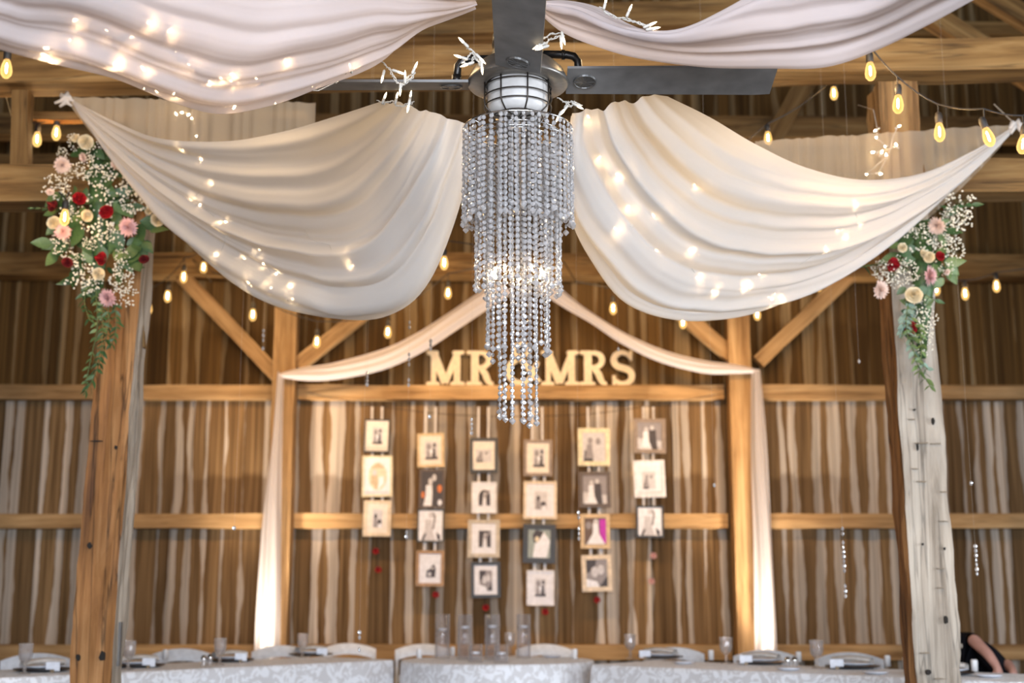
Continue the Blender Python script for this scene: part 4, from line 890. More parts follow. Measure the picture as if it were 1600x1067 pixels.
# ------------------------------------------------------------------ cafe string lights
bulb_m = MB().lathe([(.011, .0), (.014, -.008), (.021, -.03), (.0245, -.052), (.022, -.07), (.012, -.084), (.001, -.089)], 14).mesh('bulb', [M_bulb], True)
fil_m = MB().lathe([(.0012, -.018), (.0042, -.026), (.0042, -.056), (.0012, -.064)], 6).mesh('filament', [M_filament])
soc_m = MB().lathe([(.004, .05), (.013, .044), (.0165, .03), (.0165, .0), (.013, -.004), (.001, -.004)], 12).mesh('socket', [M_cord], True)
def cafe(lab, bulbs, scale=1.0, cordpts=None, drop=.05):
    """bulbs: (px, py, depth[, tilt])"""
    root = thing('string_lights', lab, 'string lights', tuple(U(*bulbs[0][:3])))
    P = [U(b[0], b[1], b[2]) + Vector((0, 0, .045 * scale)) for b in bulbs]; cp = []
    tops = [p + Vector((0, 0, (.05 + drop) * scale)) for p in P]
    for a, b in zip(tops, tops[1:]):
        cp.append(a); L_ = (b - a).length
        for k in (1, 2, 3): cp.append(a.lerp(b, k / 4) - Vector((0, 0, .055 * L_ * math.sin(PI * k / 4))))
    cp.append(tops[-1])
    if cordpts: cp = [U(*q) for q in cordpts[0]] + cp + [U(*q) for q in cordpts[1]]
    wpart('cord', MB().tube(cp, .004 * scale, 5), M_cord, root)
    for b, p, t in zip(bulbs, P, tops):
        tl = b[3] if len(b) > 3 else 0; rot = (0, R(tl), 0)
        loc = p - Vector(root.location)
        s = link('socket', soc_m, loc, root); s.scale = (scale,) * 3; s.rotation_euler = rot
        wpart('drop_wire', MB().tube([p + Vector((0, 0, .045 * scale)), t], .003 * scale, 5), M_cord, root)
        g = link('bulb', bulb_m, loc, root); g.scale = (scale,) * 3; g.rotation_euler = rot
        f = link('filament', fil_m, (0, 0, 0), g)
        light('POINT', 'bulb_light', tuple(p + Vector((0, 0, -.105 * scale))), 3.2, (1.0, .64, .30), shadow_soft_size=.02)
    return root
cafe('string lights hanging down beside the left front post', [(318, 418, 10.6), (287, 433, 10.4), (262, 463, 10.2), (232, 482, 10.0)], 1.12, ([(338, 396, 10.8), (360, 405, 11.66)], []))
cafe('string lights strung across the middle of the barn, left of the crystals', [(395, 492, 9.9), (495, 534, 10.0), (606, 519, 10.1), (700, 458, 10.2)], 1.12, ([(330, 440, 9.8), (300, 405, 11.66)], [(740, 420, 10.2), (760, 408, 11.66)]))
cafe('single bulb light under the left drape beside the crystals', [(694, 411, 8.6)], 1.1, ([(640, 121, 6.56), (672, 330, 8.4)], [(760, 385, 8.8), (780, 408, 11.66)]))
cafe('string lights strung below the right drape from the crystals to the right post', [(958, 482, 10.0), (1067, 504, 10.0), (1183, 491, 10.0), (1279, 446, 10.0)], 1.12, ([(880, 408, 11.66), (900, 440, 10)], [(1340, 400, 10), (1345, 405, 11.66)]))
cafe('string lights against the wall right of the whitewashed post', [(1463, 452, 9.6), (1508, 459, 9.6), (1557, 447, 9.6)], 1.1, ([(1400, 405, 11.66), (1420, 440, 9.6)], [(1640, 415, 9.6), (1650, 400, 11.66)]), drop=.0)
cafe('nearest string lights swooping to the upper right corner', [(1360, 112, 5.0), (1404, 163, 5.0, 3), (1468, 207, 5.0), (1540, 215, 4.9, -16), (1601, 226, 4.9, 10)], .92, ([(1362, 60, 5.0)], [(1680, 150, 4.9)]), drop=.035)
cafe('single bulb light at the far upper left beside the top drape', [(10, 108, 5.6)], 1.05, ([(-30, 60, 5.6)], [(40, 60, 5.6)]), drop=.02)
cafe('pair of bulb lights above the flowers on the left post', [(58, 218, 6.9), (88, 208, 6.9)], 1.0, ([(0, 120, 6.56), (20, 190, 6.9)], [(130, 188, 6.9)]), drop=0)
cafe('pair of bulb lights hanging under the right part of the tie beam', [(1303, 146, 7.0), (1200, 216, 7.0)], .9, ([(1372, 95, 6.52), (1370, 130, 7.0)], [(1150, 235, 7.0)]), drop=0)
cafe('single bulb light glowing among the left flowers', [(101, 340, 5.72)], .9, ([(92, 300, 5.72)], [(108, 300, 5.72)]), drop=0)

# ------------------------------------------------------------------ flower arrangements
def mum_mesh(name, mats, seed=0, layers=6):
    mb = MB(); r = random.Random(seed)
    for l in range(layers):
        t = l / (layers - 1); n = 8 + l * 3; el = R(78 - 82 * t); Lr = .18 + .36 * t
        for k in range(n):
            a = 2 * PI * k / n + l * .3 + r.uniform(-.08, .08); e = el + r.uniform(-.12, .12); ln = Lr * r.uniform(.88, 1.1); wd = .055 + .02 * t
            d = Vector((math.cos(a) * math.cos(e), math.sin(a) * math.cos(e), math.sin(e))); s = Vector((-math.sin(a), math.cos(a), 0)); up = d.cross(s) * -1
            p0 = d * .05; p1 = d * ln * .6 ; p2 = d * ln + Vector((0, 0, .05))
            mb.add([p0 - s * wd * .4, p0 + s * wd * .4, p1 + s * wd, p2, p1 - s * wd], [(0, 1, 2, 4), (4, 2, 3)])
    mb.lathe([(.001, -.2), (.09, -.16), (.12, -.04), (.001, 0)], 8)
    return mb.mesh(name, mats)
MUM = {'pink': mum_mesh('chrysanthemum', [M_pink]), 'blush': mum_mesh('chrysanthemum', [M_blush], 3)}
def spray_mesh(seed, n=55):
    mb = MB(); r = random.Random(seed)
    for k in range(n):
        d = Vector((r.gauss(0, 1), r.gauss(0, 1), r.gauss(0, .9))).normalized() * r.uniform(.35, 1) ** .6
        s = r.uniform(.055, .085)
        mb.lathe([(.001, s), (s * .9, s * .35), (s * .9, -s * .35), (.001, -s)], 6, d)
        if k % 2 == 0: mb.add([d, d * .3 + Vector((.01, 0, 0)), d * .3 - Vector((.01, 0, 0))], [(0, 1, 2)], 1)
    return mb.mesh('babys_breath', [M_gyp, M_stem])
SPR = [spray_mesh(s) for s in range(4)]
def leaf_mesh(name, mat, asp=.42, seed=0):
    mb = MB(); rows = []
    for i in range(7):
        t = i / 6; wv = asp * math.sin(PI * t ** .8) * .5; z = -.28 * t * t
        rows.append([Vector((-wv, t, z + .05 * abs(wv))), Vector((0, t, z - .03)), Vector((wv, t, z + .05 * abs(wv)))])
    return mb.grid(rows).mesh(name, [mat], True)
LEAF = [leaf_mesh('leaf', M_leaf, .62), leaf_mesh('leaf', M_leaf2, .55), leaf_mesh('leaf', M_leaf, .4)]
VLEAF = {'green': leaf_mesh('leaf', M_leaf, .38), 'light': leaf_mesh('leaf', M_leaf2, .4), 'euc': leaf_mesh('leaf', M_euc, .5)}
def arrange(label, base, spec, Yd, spread, leaves, sprays, vines, seed):
    r = random.Random(seed); root = thing('floral_arrangement', label, 'flowers', tuple(U(*base, Yd)))
    def put(nm, me, px, py, size, dy=0, face=None):
        p = U(px, py, Yd + dy) - Vector(root.location); o = link(nm, me, tuple(p), root); o.scale = (size,) * 3
        f = face or Vector((r.uniform(-.6, .6), -1, r.uniform(-.5, .4)))
        o.rotation_euler = (f.normalized().to_track_quat('Z', 'Y').to_matrix().to_4x4() @ Matrix.Rotation(r.uniform(0, 6), 4, 'Z')).to_euler(); return o
    for kind, px, py, s in spec:
        if kind in ROSE: o = put('rose', ROSE[kind], px, py, s, -.09 + r.uniform(-.02, .02))
        else: o = put('chrysanthemum', MUM[kind], px, py, s, -.08 + r.uniform(-.02, .02), Vector((r.uniform(-.9, .9), -.8, r.uniform(-1.0, .2))))
        o['label'] = {'red': 'red rose', 'dark': 'dark red rosebud', 'cream': 'cream rose', 'pink': 'pink bloom', 'blush': 'pale blush bloom'}[kind]
    for px, py, s in sprays:
        o = put('babys_breath', SPR[r.randrange(4)], px, py, s, r.uniform(-.07, .0)); o['kind'] = 'stuff'
    for px, py, s, ang, k in leaves:
        p = U(px, py, Yd + r.uniform(-.04, .07)) - Vector(root.location); o = link('leaf', LEAF[k], tuple(p), root); o.scale = (s,) * 3
        d = Vector((math.cos(R(ang)), r.uniform(-.4, .2), math.sin(R(ang)))).normalized(); q = d.to_track_quat('Y', 'Z').to_matrix().to_4x4() @ Matrix.Rotation(R(r.choice([-1, 1]) * r.uniform(50, 100)), 4, 'Y')
        o.rotation_euler = q.to_euler()
    for pts, kind, sz, sp in vines:
        P = cr([U(x, y, Yd + dy) for x, y, dy in pts], 40); wpart('stem', MB().tube(P, .0025, 4), M_stem, root)
        acc = 0
        for a, b in zip(P, P[1:]):
            acc += (b - a).length
            if acc > sp:
                acc = 0
                for sd in (-1, 1):
                    t = (b - a).normalized(); side = Vector((sd, r.uniform(-.8, .3), 0)); d = (t * .55 + side * r.uniform(.5, 1) + Vector((0, 0, r.uniform(-.3, .2)))).normalized()
                    o = link('leaf', VLEAF[kind], tuple(a - Vector(root.location)), root); o.scale = (sz * r.uniform(.7, 1.2),) * 3
                    o.rotation_euler = (d.to_track_quat('Y', 'Z').to_matrix().to_4x4() @ Matrix.Rotation(r.uniform(-1.6, 1.6), 4, 'Y')).to_euler()
    wpart('stem_bundle', MB().tube([U(base[0], base[1] - 90, Yd + .06), U(base[0] + 2, base[1], Yd + .03), U(base[0], base[1] + 120, Yd + .05)], [.05, .055, .02], 8), M_leaf, root, True)
    return root
rl = random.Random(31)
def scatter_leaves(c, rx, ry, n, s0, s1):
    out = []
    for k in range(n):
        a = rl.uniform(0, 2 * PI); q = rl.random() ** .5; out.append((c[0] + rx * q * math.cos(a), c[1] + ry * q * math.sin(a), rl.uniform(s0, s1), rl.uniform(-200, 20), rl.choice([0, 0, 1, 2])))
    return out
arrange('large hanging arrangement of red and cream roses with trailing greenery on the left post', (155, 330),
    [('red', 124, 310, .056), ('red', 166, 331, .058), ('dark', 83, 322, .05), ('red', 159, 404, .056), ('dark', 105, 410, .045), ('dark', 225, 405, .042),
     ('cream', 136, 337, .05), ('cream', 246, 343, .056), ('cream', 154, 428, .052), ('cream', 84, 348, .056), ('cream', 134, 222, .062), ('cream', 118, 216, .04), ('cream', 232, 330, .03),
     ('blush', 97, 258, .085), ('blush', 182, 254, .07), ('pink', 98, 362, .075), ('pink', 200, 355, .092), ('pink', 168, 466, .088), ('blush', 78, 300, .04), ('blush', 130, 246, .05)],
    6.06, 0, scatter_leaves((150, 330), 75, 120, 78, .06, .12) + scatter_leaves((205, 370), 30, 60, 14, .08, .13) + [(82, 380, .1, 175, 1), (92, 392, .1, -130, 1), (218, 345, .12, -10, 0), (205, 395, .12, -60, 0), (125, 350, .12, -100, 0), (220, 380, .09, -70, 0), (168, 250, .1, 60, 0)],
    [(116, 330, .075), (152, 312, .08), (184, 270, .085), (212, 308, .095), (205, 312, .07), (150, 352, .09), (160, 365, .075), (100, 388, .06), (128, 432, .085), (140, 440, .07), (192, 420, .055), (190, 440, .07), (196, 462, .06), (86, 290, .07), (95, 300, .06), (135, 262, .065), (150, 275, .07), (180, 372, .05), (118, 222, .05), (105, 345, .06), (120, 410, .05), (145, 235, .05), (190, 400, .045), (92, 372, .045), (140, 380, .04), (112, 270, .045), (172, 215, .04), (98, 240, .035)],
    [([(165, 450, -.04), (170, 500, -.08), (160, 550, -.1), (146, 590, -.1), (130, 618, -.1)], 'green', .045, .022), ([(150, 455, -.04), (152, 510, -.09), (142, 560, -.1), (134, 600, -.1)], 'light', .035, .026),
     ([(178, 460, -.04), (182, 510, -.05), (172, 545, -.06)], 'green', .04, .024), ([(95, 328, -.02), (70, 326, -.03), (48, 325, -.05)], 'green', .04, .03), ([(140, 440, -.04), (132, 470, -.06), (140, 500, -.1)], 'green', .045, .028), ([(160, 460, -.02), (160, 530, -.12), (150, 570, -.12)], 'green', .04, .02)], 1)
arrange('hanging arrangement of red and blush flowers with eucalyptus on the whitewashed right post', (1440, 440),
    [('red', 1395, 413, .058), ('red', 1469, 400, .04), ('red', 1422, 512, .058), ('cream', 1428, 461, .07), ('cream', 1410, 387, .04), ('cream', 1452, 402, .045), ('cream', 1443, 396, .035),
     ('blush', 1464, 353, .09), ('pink', 1453, 431, .095), ('blush', 1376, 453, .092), ('blush', 1480, 425, .035)],
    6.05, 0, scatter_leaves((1445, 405), 45, 65, 46, .05, .1) + scatter_leaves((1425, 490), 18, 45, 12, .04, .07) + [(1412, 400, .12, 190, 1), (1440, 405, .12, -30, 1), (1470, 415, .12, -140, 1), (1448, 368, .13, 40, 1), (1475, 410, .1, 0, 1)],
    [(1500, 322, .085), (1498, 340, .075), (1488, 335, .06), (1434, 372, .08), (1442, 362, .05), (1484, 372, .08), (1492, 388, .06), (1375, 422, .05), (1388, 427, .065), (1402, 432, .07), (1380, 418, .04), (1420, 425, .06), (1460, 396, .06), (1440, 484, .06), (1446, 500, .065), (1442, 520, .06), (1444, 540, .05), (1436, 440, .05), (1480, 420, .04), (1470, 372, .05), (1406, 414, .05)],
    [([(1425, 470, -.05), (1424, 520, -.12), (1430, 560, -.15), (1440, 580, -.15), (1455, 606, -.16)], 'light', .045, .03), ([(1420, 460, -.05), (1416, 510, -.12), (1428, 550, -.15), (1450, 578, -.16)], 'euc', .042, .026), ([(1435, 500, -.08), (1440, 540, -.15), (1436, 590, -.16)], 'light', .04, .03),
     ([(1470, 340, -.04), (1495, 325, -.05), (1525, 318, -.06)], 'green', .05, .03), ([(1390, 412, -.02), (1362, 414, -.04), (1346, 418, -.04)], 'green', .05, .032), ([(1445, 460, -.06), (1462, 470, -.08)], 'green', .045, .025), ([(1430, 480, -.08), (1414, 500, -.1), (1408, 530, -.1)], 'euc', .04, .022)], 2)

# ------------------------------------------------------------------ head tables
TZ = .76
def rrect(Lx, Ly, r, n=5, step=.04):
    pts = []; n = 5 if r < .3 else 18
    for cx, cy, a0 in ((Lx - r, Ly - r, 0), (r, Ly - r, 90), (r, r, 180), (Lx - r, r, 270)):
        pts += [(cx + r * math.cos(R(a0 + 90 * k / n)), cy + r * math.sin(R(a0 + 90 * k / n))) for k in range(n + 1)]
    out = []
    for i, a in enumerate(pts):
        b = pts[(i + 1) % len(pts)]; L_ = math.hypot(b[0] - a[0], b[1] - a[1]); m = max(1, int(L_ / step))
        for k in range(m): out.append((a[0] + (b[0] - a[0]) * k / m, a[1] + (b[1] - a[1]) * k / m))
    return out
def table(label, clabel, A, B, depth, rad, amp, seed, over0=0):
    """front edge from A to B (A left in the picture); guests sit behind"""
    A = Vector((A[0], A[1], 0)); B = Vector((B[0], B[1], 0)); d = (B - A); L_ = d.length; rz = math.atan2(d.y, d.x)
    t = thing('banquet_table', label, 'table', tuple(A), rz)
    part('tabletop', MB().box((L_ / 2, depth / 2, TZ - .02), (L_ - .06, depth - .06, .025)) if rad < .3 else MB().lathe([(.001, TZ - .008), (rad - .03, TZ - .008), (rad - .03, TZ - .03), (.001, TZ - .03)], 36, (rad, rad, 0)), M_china, t)
    ix = .12 if rad < .3 else .36
    for x in (ix, L_ - ix):
        for y in (ix, depth - ix): part('leg', MB().tube([(x, y, 0), (x, y, TZ - .03)], .016, 8), M_chrome, t)
    out = rrect(L_, depth, rad); n = len(out); rows = []
    zs = [TZ, TZ - .006, TZ - .03, TZ - .12, TZ - .25, TZ - .45, TZ - .6, .01]
    s = 0; S = []
    for i in range(n): S.append(s); s += math.dist(out[i], out[(i + 1) % n])
    for z in zs:
        q = (TZ - z) / TZ; row = []
        for i in range(n):
            a = out[i - 1]; b = out[(i + 1) % n]; nx, ny = (b[1] - a[1]), -(b[0] - a[0]); l = math.hypot(nx, ny) or 1; nx /= l; ny /= l
            o = (.004 if z < TZ else -.004) + amp * q ** .8 * (1 + math.sin(S[i] * 2 * PI / .23 + 1.1 * math.sin(S[i] * 2.3 + seed))) * (.6 + .5 * noise.noise(Vector((S[i] * 1.3, seed, 0))))
            row.append(Vector((out[i][0] + nx * o, out[i][1] + ny * o, z)))
        row.append(row[0].copy()); rows.append(row)
    mb = MB().grid(rows); mb.add(rows[0][:-1], [tuple(range(n))])
    c = link('tablecloth', mb.mesh('tablecloth', [M_damask], True), tuple(A)); c.rotation_euler = (0, 0, rz); tag(c, clabel, 'tablecloth')
    for p in c.data.polygons:
        if len(p.vertices) > 4: p.use_smooth = False
    return t, A, d.normalized(), Vector((-d.normalized().y, d.normalized().x, 0))
aL = UZ(617, 1031, TZ); bL = UZ(0, 1059, TZ); dL = (bL - aL).normalized()
TLft = table('long head table on the left, under white damask', 'white damask tablecloth on the long left table', aL + dL * 3.6, aL, .76, .03, .03, 1)
aR = UZ(922, 1038, TZ); bR = UZ(1594, 1066, TZ)
TRgt = table('long head table on the right, under white damask', 'white damask tablecloth with scroll pattern on the right table', aR, bR, .76, .03, .03, 2)
cT = Vector((-.10, 9.3, 0)); rT = .66
TCtr = table('round sweetheart table in the middle holding glass vases', 'white tablecloth with soft folds on the round middle table', cT + Vector((-rT, -rT, 0)), cT + Vector((rT, -rT, 0)), 2 * rT, rT - .001, .035, 3)
print('TABLES', aL, bL, aR, bR)

# ------------------------------------------------------------------ things on the tables
gob = MB().lathe([(.001, 0), (.034, .001), (.035, .004), (.012, .012), (.007, .022), (.012, .034), (.008, .046), (.012, .058), (.026, .068), (.036, .088), (.0395, .115), (.039, .14), (.041, .168), (.0385, .168), (.037, .14), (.037, .115), (.033, .09), (.022, .074), (.001, .072)], 12)
# cut facets: push alternate verticals of the bowl
gob.v = [(x * (1 + .05 * ((i % 12) % 2) * (z > .07)), y * (1 + .05 * ((i % 12) % 2) * (z > .07)), z) for i, (x, y, z) in enumerate(gob.v)]
gobm = gob.mesh('water_goblet', [M_cut])
watm = MB().lathe([(.001, .076), (.021, .078), (.032, .093), (.035, .112), (.001, .112)], 12).mesh('water', [M_water], True)
cafm = MB(); cafm.box((0, 0, .0315), (.078, .002, .05)); cafm.box((0, .0, .0055), (.022, .022, .011), mi=1)
cardm = MB().box((0, 0, .034), (.078, .0025, .05)).mesh('card', [M_card]); clipm = MB().box((0, 0, .008), (.02, .022, .016)).mesh('holder', [M_gold])
chm = MB().lathe([(.001, .004), (.10, .004), (.115, .008), (.16, .016), (.165, .018), (.16, .012), (.11, .002), (.001, 0)], 32).mesh('charger_plate', [M_charger], True)
plm = MB().lathe([(.001, .019), (.07, .019), (.085, .022), (.13, .034), (.133, .036), (.13, .031), (.085, .018), (.001, .017)], 32)
napm = MB()
rows = []
for i in range(13):
    t = i / 12; x = -.13 + .26 * t; hw = .048 * (.6 + .4 * math.sin(PI * t)); zc = .036 + .012 * math.sin(PI * t)
    rows.append([Vector((x, hw * math.cos(a), zc + .014 + .016 * math.sin(a))) for a in [2 * PI * k / 8 for k in range(9)]])
napm.grid(rows); napmesh = napm.mesh('napkin', [M_napkin], True)
plmesh = plm.mesh('dinner_plate', [M_china], True)
brm = MB().lathe([(.001, .006), (.045, .006), (.072, .014), (.074, .015), (.07, .01), (.04, 0), (.001, 0)], 24).mesh('bread_plate', [M_china], True)
shm = MB().lathe([(.001, 0), (.018, 0), (.02, .01), (.015, .035), (.018, .05), (.001, .05)], 10).mesh('shaker_body', [M_cut], True); shc = MB().lathe([(.0185, .048), (.018, .06), (.01, .07), (.001, .072)], 10).mesh('cap', [M_chrome], True)
canm = MB().lathe([(.001, 0), (.019, 0), (.0195, .045), (.0195, .062), (.014, .068), (.001, .068)], 14).mesh('white_votive', [M_wax], True)
def at_table(px, py): p = UZ(px, py, TZ + .001); return p
def setloc(px, py, me, nm, label, cat, group, rz=0, sc=1, z=.0):
    p = at_table(px, py); o = link(nm, me, (p.x, p.y, TZ + .001 + z)); o.rotation_euler = (0, 0, rz); o.scale = (sc,) * 3
    return tag(o, label, cat, group)
gl = {38: 'leftmost goblet, left of the left front post', 200: 'goblet partly hidden by the left front post', 343: 'goblet on the left table between post and fabric column', 472: 'goblet on the left table right of the left fabric column',
      797: 'goblet behind the glass vases', 985: 'goblet at the inner end of the right table', 1135: 'goblet on the right table before the right fabric column', 1277: 'goblet on the right table, nearest the whitewashed post'}
for px, py in ((38, 1054), (200, 1047), (343, 1040), (472, 1028), (797, 1025), (985, 1030), (1135, 1038), (1277, 1045)):
    t = thing('water_goblet', 'cut glass ' + gl[px], 'glass', tuple(UZ(px, py - 1, TZ + .001)), .3, 'cut glass goblets on the head tables')
    link('bowl', gobm, (0, 0, 0), t); link('water', watm, (0, 0, 0), t)
def setting(px, py, tb, lab, side=1, plate=True, cardoff=-.13, scal=1.0):
    """px, py: bottom of the name card, front of the plate"""
    _, A, d, n = tb; p = UZ(px, py, TZ); rz = math.atan2(d.y, d.x)
    c = p + n * .155 + d * .02
    o = link('charger_plate', chm, (c.x, c.y, TZ + .001)); o.rotation_euler = (0, 0, rz); o.scale = (scal,) * 3; tag(o, 'black charger plate ' + lab, 'plate', 'place settings')
    o = link('dinner_plate', plmesh, (c.x, c.y, TZ + .001)); o.rotation_euler = (0, 0, rz); tag(o, 'white dinner plate ' + lab, 'plate', 'place settings')
    o = link('napkin', napmesh, (c.x, c.y, TZ + .001)); o.rotation_euler = (0, 0, rz); tag(o, 'rolled ivory napkin on the plate ' + lab, 'napkin', 'place settings')
    t = thing('name_card', 'blank white name card ' + lab, 'card', (p.x, p.y, TZ + .001), R(-px * .01 + 4), 'name cards')
    link('card', cardm, (0, 0, 0), t); link('holder', clipm, (0, -.004, 0), t)
SET = [(82, 1051, TLft, 'at the far left end of the left table'), (232, 1044, TLft, 'just right of the left front post'), (376, 1035, TLft, 'before the left fabric column'), (503, 1026, TLft, 'at the inner end of the left table'),
       (1008, 1030, TRgt, 'at the inner end of the right table'), (1166, 1039, TRgt, 'before the right fabric column'), (1308, 1046, TRgt, 'left of the whitewashed post'), (1452, 1056, TRgt, 'behind the whitewashed post')]
for s in SET: setting(*s)
for px, py, lab in ((1068, 1037, 'first from the middle table'), (1232, 1047, 'beside the shakers'), (1368, 1053, 'left of the whitewashed post'), (1545, 1058, 'right of the whitewashed post'), (862, 1027, 'at the right of the vases')):
    setloc(px, py, brm, 'bread_plate', 'small white bread plate ' + lab, 'plate', 'bread plates')
for px, py, lab in ((318, 1042, 'left shaker before the left goblet'), (328, 1040, 'right shaker before the left goblet'), (1231, 1045, 'left shaker of the pair on the right table'), (1242, 1045, 'right shaker of the pair on the right table')):
    t = thing('glass_shaker', 'small cut glass ' + lab, 'shaker', tuple(UZ(px, py, TZ + .001)), 0, 'salt and pepper shakers'); link('body', shm, (0, 0, 0), t); link('cap', shc, (0, 0, 0), t)
for px, py, lab in ((1111, 1031, 'left of the right fabric column'), (1248, 1034, 'right of the right fabric column'), (1387, 1041, 'nearest left of the whitewashed post'), (1416, 1044, 'touching the edge of the whitewashed post'), (898, 1029, 'at the right end of the middle table'), (1523, 1049, 'right of the whitewashed post before the person'),
                    (258, 1030, 'right of the left front post'), (707, 1025, 'behind the leftmost vase'), (655, 1028, 'at the left end of the middle table')):
    setloc(px, py, canm, 'votive_candle', 'small white candle ' + lab, 'candle', 'small white candles')
# tall cylinder vases with water and floating candle
def vase(px, py, h, r, wl, lab):
    t = thing('cylinder_vase', lab, 'vase', tuple(UZ(px, py, TZ + .001)), 0, 'glass cylinder vases')
    part('glass', MB().lathe([(.001, 0), (r, 0), (r, h), (r - .003, h), (r - .003, .012), (.001, .012)], 28), M_tableglass, t, True)
    part('water', MB().lathe([(.001, .0125), (r - .0033, .0125), (r - .0033, wl), (.001, wl)], 28), M_water, t, True)
    part('floating_candle', MB().lathe([(.001, wl - .012), (r * .55, wl - .01), (r * .6, wl + .006), (.001, wl + .008)], 14), M_wax, t, True)
for px, py, h, r, wl, lab in ((691, 1028, .305, .052, .20, 'tall clear glass vase of water, leftmost of the four'), (726, 1030, .305, .052, .22, 'tall clear glass vase of water, second from left'), (769, 1030, .305, .052, .225, 'tall clear glass vase of water, third from left'), (818, 1028, .305, .050, .22, 'tall clear glass vase of water, rightmost of the four')):
    vase(px, py, h, r, wl, lab)
for px, py, h, r, wl, lab in ((743, 1034, .115, .048, .06, 'short clear glass cylinder in front, left one'), (783, 1035, .115, .048, .06, 'short clear glass cylinder in front, right one')): vase(px, py, h, r, wl, lab)

# ------------------------------------------------------------------ white chairs behind the tables
def chair_parts(root):
    mb = MB(); rows = []
    for i in range(13):
        t = i / 12; x = (t - .5) * .44; rows.append([Vector((x, .02 * (1 - (2 * t - 1) ** 2) + y, z + .045 * (1 - (2 * t - 1) ** 2))) for y, z in ((0, .70), (.022, .70), (.022, .785), (.0, .785), (0, .70))])
    part('top_rail', mb.grid(rows), M_chair, root, True)
    part('seat', MB().box((0, -.21, .44), (.40, .40, .035)), M_chair, root)
    part('lower_rail', MB().box((0, .012, .57), (.40, .018, .05)), M_chair, root)
    for sx in (-1, 1):
        part('back_post', MB().tube([(sx * .205, .0, 0), (sx * .205, -.02, .44), (sx * .205, .012, .755)], .014, 8), M_chair, root)
        part('leg', MB().tube([(sx * .18, -.39, 0), (sx * .18, -.37, .43)], .014, 8), M_chair, root)
proto = thing('white_chair', 'x', 'chair', (0, 0, 0), 0, 'white chairs behind the head tables'); chair_parts(proto)
CH = [(60, TLft, 'leftmost, behind the first place setting'), (285, TLft, 'right of the left front post'), (440, TLft, 'behind the left fabric column'), (545, TLft, 'at the inner end of the left table'),
      (662, TCtr, 'behind the middle table, left of the vases'), (850, TCtr, 'behind the middle table, right of the vases'),
      (1052, TRgt, 'at the inner end of the right table'), (1195, TRgt, 'before the right fabric column'), (1325, TRgt, 'left of the whitewashed post')]
first = True
for px, tb, lab in CH:
    _, A, d, n = tb; o0 = Vector((A.x, A.y, 0)) + n * ((.76 if tb is not TCtr else 1.33) + .47)
    rr = ray(px, 1000); k = rr.x / rr.y        # x = k*y
    s = (k * o0.y - o0.x) / (d.x - k * d.y); p = o0 + d * s
    if first: c = proto; first = False
    else:
        c = proto.copy(); COL.objects.link(c)
        for q in proto.children: e = q.copy(); COL.objects.link(e); e.parent = c
    c.location = (p.x, p.y, 0); rz = math.atan2(n.y, n.x) - PI / 2
    face = math.atan2(p.x, p.y) * -1
    c.rotation_euler = (0, 0, rz * .35 + face * .3); c['label'] = 'white chair ' + lab

# ------------------------------------------------------------------ person bending over behind the right table
def skin_fig(name, verts, edges, rad, mat, parent, lvl=2):
    me = bpy.data.meshes.new(name); me.from_pydata([Vector(v) for v in verts], edges, []); o = link(name, me, parent=parent)
    sk = o.modifiers.new('skin', 'SKIN'); sv = me.skin_vertices[0].data if me.skin_vertices else None
    if sv is None:
        bpy.context.view_layer.objects.active = o; sv = o.data.skin_vertices[0].data
    for i, r in enumerate(rad): sv[i].radius = (r, r) if not isinstance(r, tuple) else r
    sv[0].use_root = True
    ss = o.modifiers.new('sub', 'SUBSURF'); ss.levels = lvl; ss.render_levels = lvl
    me.materials.append(mat); return o
PB = U(1553, 1000, 7.95); PB.z = 0
person = thing('person', 'person in sleeveless black clothes bending down behind the right table, beside the whitewashed post', 'person', tuple(PB))
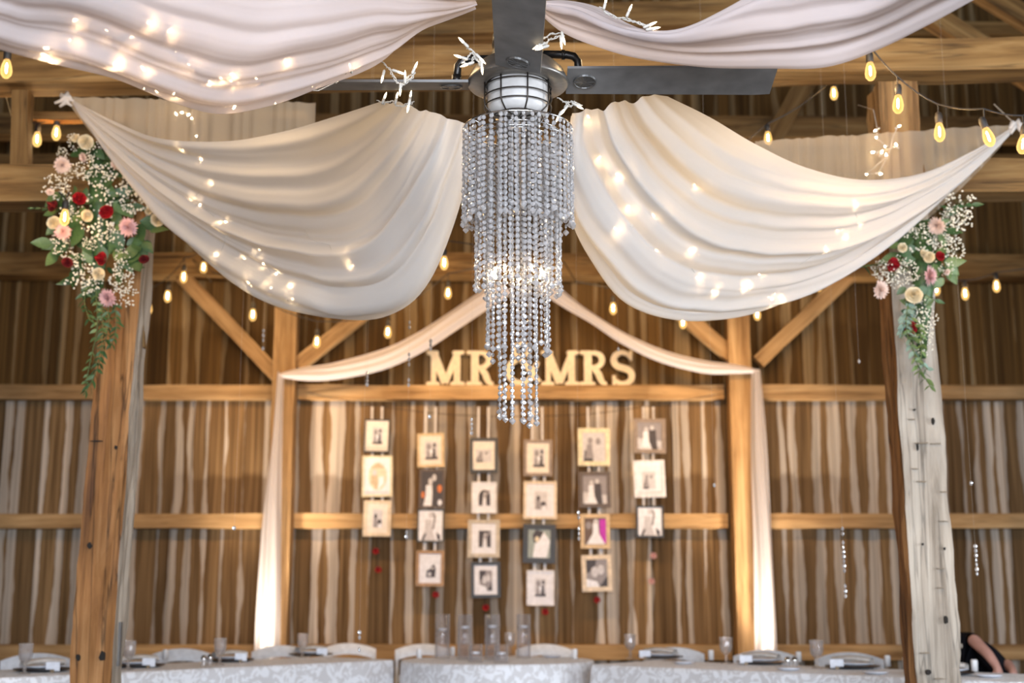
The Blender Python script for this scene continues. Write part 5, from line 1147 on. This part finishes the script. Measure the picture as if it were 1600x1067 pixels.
# local axes: x right, y away, z up. Hips at the right, trunk folds forward to the left and away
hip = (.045, .06, .895)
body_v = [hip, (-.03, .13, .87), (-.09, .17, .885), (-.15, .21, .885), (-.20, .24, .89), (-.25, .28, .87), (-.30, .33, .80),
          (.08, .05, .74), (.08, .0, .45), (.08, .06, .07), (.09, -.06, .03), (-.03, .16, .74), (-.03, .08, .45), (-.04, .14, .07), (-.03, .02, .03)]
body_e = [(0, 1), (1, 2), (2, 3), (3, 4), (4, 5), (5, 6), (0, 7), (7, 8), (8, 9), (9, 10), (0, 11), (11, 12), (12, 13), (13, 14)]
skin_fig('body', body_v, body_e, [.10, .095, .105, .10, .07, .045, .06, .085, .06, .042, .034, .085, .06, .042, .034], M_black, person)
# bare neck and shoulders
skin_fig('shoulders', [(-.17, .16, .945), (-.22, .2, .945), (-.27, .25, .91), (-.31, .29, .83), (-.33, .31, .75)], [(0, 1), (1, 2), (2, 3), (3, 4)], [.045, .05, .045, .075, .08], M_skin, person)
def hand(root_pt, d, side, nm='arm'): pass
# near arm: shoulder, elbow, wrist, palm, fingers resting on the knee
av = [(-.105, .08, .945), (-.09, .0, .905), (-.07, -.08, .86), (-.055, -.13, .815), (-.046, -.16, .785), (-.042, -.175, .755)]
ae = [(0, 1), (1, 2), (2, 3), (3, 4), (4, 5)]; ar = [.042, .036, .032, .027, .021, .024]
fing = [(-.022, -.185, .71, -.030, -.19, .67, -.030, -.18, .64), (-.008, -.19, .705, -.012, -.198, .66, -.012, -.188, .63), (.007, -.188, .705, .007, -.196, .662, .006, -.186, .635), (.02, -.182, .71, .024, -.19, .672, .024, -.18, .65), (-.028, -.165, .735, -.046, -.165, .715, -.052, -.168, .69)]
for f in fing:
    f = [q + (-.044, .003, .02)[i % 3] for i, q in enumerate(f)]
    b = len(av); av += [f[0:3], f[3:6], f[6:9]]; ae += [(5, b), (b, b + 1), (b + 1, b + 2)]; ar += [.011, .009, .007]
skin_fig('arm', av, ae, ar, M_skin, person)
skin_fig('far_forearm', [(.08, .05, .80), (.075, -.03, .78), (.065, -.09, .76), (.06, -.12, .73)], [(0, 1), (1, 2), (2, 3)], [.036, .03, .024, .028], M_skin, person)
skin_fig('hair', [(-.32, .33, .83), (-.35, .33, .76), (-.35, .31, .67), (-.35, .3, .6)], [(0, 1), (1, 2), (2, 3)], [.075, .08, .05, .025], M_hair, person)
bpy.context.view_layer.update()
